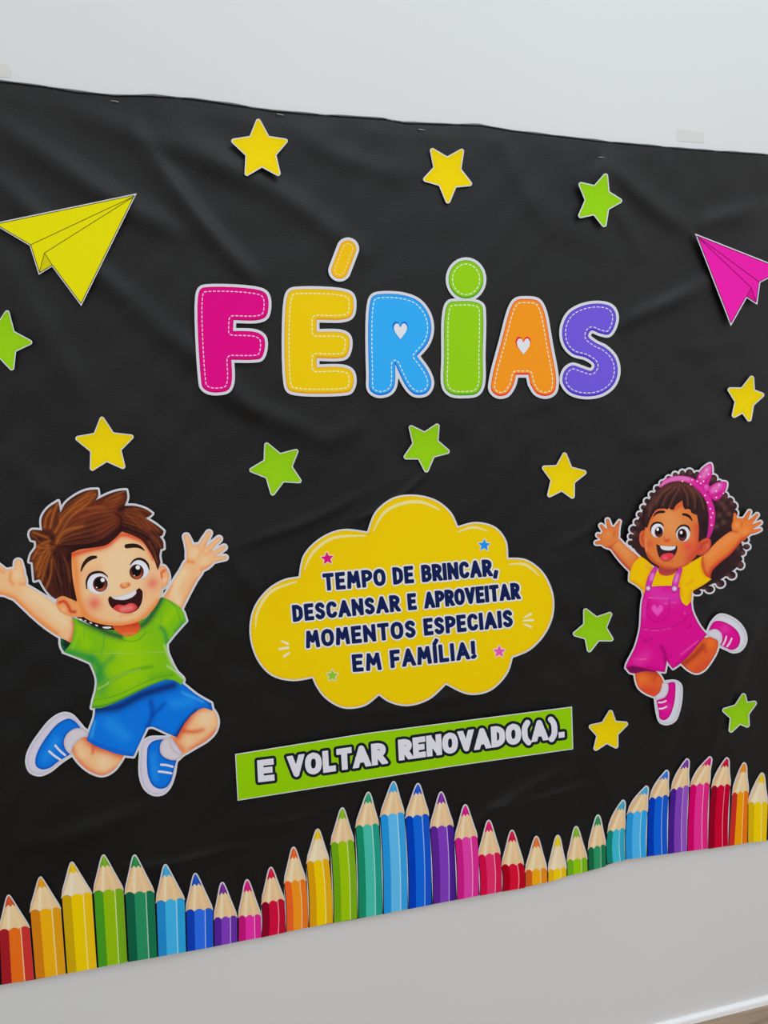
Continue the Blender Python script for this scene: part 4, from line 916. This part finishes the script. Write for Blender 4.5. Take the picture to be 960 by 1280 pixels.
# frame, tip, shoulder left, shoulder right, bottom left, bottom right, left facet, middle, right, lead, colour word
PEN = [
 (P6, (32,203), (-5,333), (108,318), (3,527), (125,507), (166,30,40), (236,112,28), (206,54,50), (204,78,40), 'red-orange'),
 (P6, (148,137), (107,262), (222,250), (127,506), (240,486), (214,128,22), (240,178,18), (226,160,24), (226,150,20), 'amber'),
 (P6, (262,83), (222,210), (335,195), (242,486), (353,466), (206,168,14), (240,206,6), (238,196,20), (230,186,20), 'yellow'),
 (P6, (377,57), (338,192), (450,181), (355,464), (464,444), (72,156,34), (148,192,16), (120,174,30), (112,170,34), 'lime green'),
 (P6, (490,57), (453,197), (562,190), (466,444), (572,426), (18,98,70), (42,146,98), (26,118,80), (38,136,70), 'dark green'),
 (P6, (602,92), (566,228), (672,216), (573,425), (677,407), (36,140,210), (66,182,236), (44,166,226), (56,160,214), 'sky blue'),
 (P6, (711,124), (674,260), (775,253), (678,406), (776,389), (18,66,186), (46,112,238), (34,94,214), (22,78,186), 'royal blue'),
 (P6, (809,157), (777,289), (863,280), (778,388), (863,371), (88,36,156), (130,62,192), (104,52,170), (110,40,150), 'purple'),
 (P6, (899,147), (866,282), (950,276), (866,370), (952,354), (196,22,124), (232,50,170), (220,40,150), (206,20,120), 'magenta'),
 (P7, (53,353), (18,482), (100,466), (18,599), (103,581), (140,8,42), (212,16,60), (190,16,50), (206,16,60), 'crimson'),
 (P7, (133,282), (98,407), (177,398), (106,579), (185,563), (238,100,40), (244,150,30), (236,120,34), (232,92,34), 'orange'),
 (P7, (218,218), (177,337), (258,325), (187,563), (272,546), (222,160,12), (242,204,6), (230,176,20), (232,190,16), 'yellow'),
 (P7, (305,143), (262,270), (346,258), (273,547), (358,531), (112,170,20), (158,200,10), (126,178,26), (126,178,30), 'lime green'),
 (P7, (397,88), (350,210), (434,201), (360,531), (447,516), (22,142,104), (70,194,174), (34,160,140), (40,150,110), 'teal'),
 (P7, (486,50), (437,172), (524,161), (449,516), (536,498), (36,150,226), (96,190,246), (56,164,232), (50,160,220), 'sky blue'),
 (P7, (572,57), (526,177), (611,167), (538,498), (620,483), (0,64,190), (16,104,226), (22,84,206), (22,80,200), 'royal blue'),
 (P7, (654,87), (613,213), (698,206), (624,481), (705,466), (92,38,150), (130,62,192), (80,34,150), (120,40,160), 'purple'),
 (P7, (739,132), (700,255), (782,244), (709,466), (786,451), (206,28,136), (226,66,172), (220,48,150), (200,20,130), 'magenta'),
 (P7, (822,187), (783,313), (863,303), (790,451), (866,437), (212,12,72), (228,48,110), (214,26,80), (214,20,100), 'pink-red'),
 (P7, (904,222), (866,347), (946,341), (868,437), (950,423), (172,2,32), (220,18,54), (190,8,36), (200,14,56), 'red'),
 (P8, (92,349), (48,480), (132,471), (48,536), (133,519), (216,92,36), (242,170,20), (230,140,30), (222,110,40), 'orange'),
 (P8, (172,345), (134,478), (205,468), (134,519), (205,497), (230,180,20), (242,208,12), (234,190,24), (230,196,20), 'yellow'),
 (P8, (241,312), (205,441), (283,431), (206,494), (284,479), (110,176,30), (150,204,14), (120,184,30), (120,176,36), 'lime green'),
 (P8, (323,269), (284,396), (353,381), (287,476), (353,459), (22,104,70), (46,152,100), (30,122,84), (36,140,80), 'dark green'),
 (P8, (417,213), (357,332), (425,320), (355,449), (427,436), (16,134,120), (62,188,214), (50,170,200), (60,160,190), 'turquoise'),
 (P8, (504,160), (430,264), (509,253), (426,433), (505,424), (40,150,222), (76,182,242), (50,166,232), (50,160,220), 'sky blue'),
 (P8, (580,101), (513,209), (588,196), (508,422), (585,412), (0,60,186), (14,100,222), (26,88,206), (40,110,220), 'royal blue'),
 (P8, (657,58), (594,177), (664,159), (585,412), (657,402), (72,30,146), (130,68,186), (150,86,196), (110,50,160), 'purple'),
 (P8, (742,50), (667,160), (742,150), (657,403), (736,392), (212,0,104), (232,50,150), (226,40,130), (206,20,110), 'magenta'),
 (P8, (806,54), (747,164), (820,156), (736,394), (811,382), (150,0,36), (206,4,50), (190,0,44), (190,10,50), 'red'),
 (P8, (871,73), (825,190), (888,181), (811,383), (882,371), (206,46,40), (246,160,8), (236,120,20), (238,130,20), 'orange'),
 (P8, (938,111), (884,224), (960,224), (883,371), (955,363), (218,180,12), (242,208,8), (236,196,20), (232,190,20), 'yellow'),
]
PLAB = [
 'red-orange pencil cut-out, first of the border at the lower left corner', 'amber pencil cut-out, second from the left corner, between red-orange and yellow',
 'tall yellow pencil cut-out between amber and lime green at lower left', 'lime green pencil cut-out beside the yellow one at lower left',
 "dark green pencil cut-out below the boy's left shoe, beside lime green", "sky-blue pencil cut-out under the boy's right shoe, right of dark green",
 'royal blue pencil cut-out at lower left, between sky blue and small purple', 'short purple pencil cut-out at lower left, between royal blue and magenta',
 'short magenta pencil cut-out below the left end of the green banner', 'crimson pencil cut-out just right of the short magenta one at lower left',
 'orange pencil cut-out rising left of the centre peak, beside crimson', 'yellow pencil cut-out rising left of the centre peak, between orange and lime',
 'tall lime green pencil cut-out left of the teal pencil', 'teal pencil cut-out with green tip, left of the central peak',
 'tallest sky-blue pencil cut-out at the central peak of the border', 'royal blue pencil cut-out right of the central sky-blue peak',
 'purple pencil cut-out descending right of the central blue pencils', 'magenta pencil cut-out descending right of the central purple one',
 'pink-red pencil cut-out between magenta and red right of the centre', 'red pencil cut-out just before the lowest dip of the border',
 'short orange pencil cut-out in the lowest dip of the border', 'smallest yellow pencil cut-out in the lowest dip of the border',
 'short lime green pencil cut-out just right of the lowest dip', 'dark green pencil cut-out beginning the right-hand rise of the border',
 'turquoise pencil cut-out with curved tip at the right-hand rise', 'sky-blue pencil cut-out with curved tip at the right-hand rise',
 'royal blue pencil cut-out leaning right in the right-hand group', "purple pencil cut-out with curved tip below and right of the girl's front shoe",
 'magenta pencil cut-out at the right-hand peak of the border', 'dark red pencil cut-out at the right-hand peak, right of magenta',
 'orange pencil cut-out near the right end, between dark red and yellow', 'yellow pencil cut-out, last at the right end of the border']
for i, (fr, tip, sl, sr, bl, br, cl, cm, crr, cld, cw) in enumerate(PEN):
    tip, sl, sr, bl, br = [np.array(fr.p(*q)) for q in (tip, sl, sr, bl, br)]
    # a hair of overlap with the neighbour is avoided: each pencil ends where the next begins
    sr = sr - (.35, 0); br = br - (.35, 0)
    lean = (tip[0] - (sl[0] + sr[0]) / 2) / (sr[0] - sl[0])
    def lerp(a, b_, t): return a + (b_ - a) * t
    tl = tip + np.array([-1.6, 1.4]); tr = tip + np.array([1.6, 1.6])
    bulge = np.array([-max(0, lean) * 5.0, -max(0, lean) * 3.0])
    ml = (sl + tl) / 2 + bulge; mr_ = (sr + tr) / 2 + np.array([-max(0, lean) * 1.8, 0])
    n = 15
    amp = 3.6
    us = np.linspace(0, 1, n * 2 - 1)
    def top(u):
        ph = abs(math.sin(math.pi * (u * 3))) ** .8
        return lerp(sl, sr, u) - np.array([0, amp * ph - 1.2])
    cone = np.array([tuple(q) for q in smooth_pts([tuple(sl), tuple(ml), tuple(tl), tuple(tip), tuple(tr), tuple(mr_), tuple(sr)], [1, 0, 0, 0, 0, 0, 1], False, 5)])
    body = np.array([sl, sr, br, bl])
    allp = np.concatenate([cone, body])
    k = Card('pencil_cutout', PLAB[i], 'pencil', allp, 'coloured pencil border', gap=.0014 + .0003 * (i % 2), curl=0)
    sil = [('p', cone)]; sy_ = (sl[1] + sr[1]) / 2 + 1
    def sfn(X, Y, a=sil, b_=[('p', body)]): return np.minimum(sdf(a, X, Y) - 1.5 * np.clip((sy_ - Y) / 9.0, .1, 1), sdf(b_, X, Y))
    lo = contours([('p', np.array([allp.min(0) - 2, (allp.max(0)[0] + 2, allp.min(0)[1] - 2), allp.max(0) + 2, (allp.min(0)[0] - 2, allp.max(0)[1] + 2)]))], 0, .6, fn=sfn)
    V, Fc, _ = fill(lo, 6)
    A = wall_pts(V, np.full(len(V), k.depth)) - k.loc; Bk = A.copy(); Bk[:, 1] += .0004; nn = len(V)
    ed = {}
    for t in Fc.tolist():
        for q in range(3):
            e = (t[q], t[(q + 1) % 3])
            if (e[1], e[0]) in ed: del ed[(e[1], e[0])]
            else: ed[e] = 1
    mesh_obj('card_backing', np.concatenate([A, Bk]).tolist(), Fc.tolist() + (Fc[:, ::-1] + nn).tolist() + [(b2, a2, a2 + nn, b2 + nn) for a2, b2 in ed], M_CARD, k.o)
    wood = (240, 226, 196) if cw == 'yellow' else (240, 214, 164) if cw in ('amber', 'red-orange', 'orange') else (238, 204, 156)
    k.part('wood_cone', PX, [('p', cone)], wood, L=1, sil=False, step=1.8, h=.5, ops=(('l', tuple(sl), tuple(sr), (216, 174, 122), .35), ('s', '%f,%f %f,%f' % (*lerp(sl, sr, .32), *tip), 1.6, (250, 232, 200), .8), ('s', '%f,%f %f,%f' % (*lerp(sl, sr, .02), *tip), 1.4, (206, 152, 98), .55), ('s', '%f,%f %f,%f' % (*lerp(sl, sr, .72), *tip), 1.8, (246, 218, 174), .5), ('e', .8, (216, 172, 120), .35)))
    # coloured lead: the top of the cone
    cut = .30
    q0 = lerp(tip, sl, cut) + bulge * .5; q1 = lerp(tip, sr, cut) + np.array([-max(0, lean) * 1.0, 0])
    mid = (q0 + q1) / 2
    def leadf(X, Y, a=sil, q0=q0, q1=q1):
        u = (X - q0[0]) / (q1[0] - q0[0]); base = q0[1] + (q1[1] - q0[1]) * u + 1.3 * np.cos(u * 4 * math.pi) - .3
        return np.maximum(sdf(a, X, Y) + .2, Y - base)
    ll = contours(sil, 0, .45, fn=leadf)
    if ll: k.part('lead_tip', PX, sil, cld, L=2, sil=False, loops=ll, step=1.6, ops=(('s', '%f,%f %f,%f' % (*mid, *tip), 1.2, tuple(min(255, v + 34) for v in cld), .6),))
    # painted barrel in three facets with a scalloped collar
    V, C, Fq = [], [], []
    sag = (.9 if fr is P7 else 0.0) + (-.9 if 24 <= i <= 29 else 0.0)
    def barrel(u, v, t=top): 
        a = t(u); b_ = lerp(bl, br, u); p = lerp(a, b_, v)
        return p + np.array([sag * math.sin(math.pi * v) * 1.4, 0])
    for (u0, u1, c) in ((.0, .034, (24, 20, 24)), (.034, .33, cl), (.33, .70, cm), (.70, .735, tuple(int(v + (255 - v) * .55) for v in cm)), (.735, 1.0, crr)):
        m_ = 7 if u1 - u0 > .1 else 2
        b0 = len(V)
        for a in range(m_):
            u = u0 + (u1 - u0) * a / (m_ - 1)
            for j in range(9): V.append(barrel(u, j / 8)); C.append(lin(c))
        for a in range(m_ - 1):
            for j in range(8):
                p = b0 + a * 9 + j
                Fq += [(p, p + 1, p + 10), (p, p + 10, p + 9)]
    k.place('barrel', np.array(V), np.array(Fq), 2 * .00014, np.array(C))
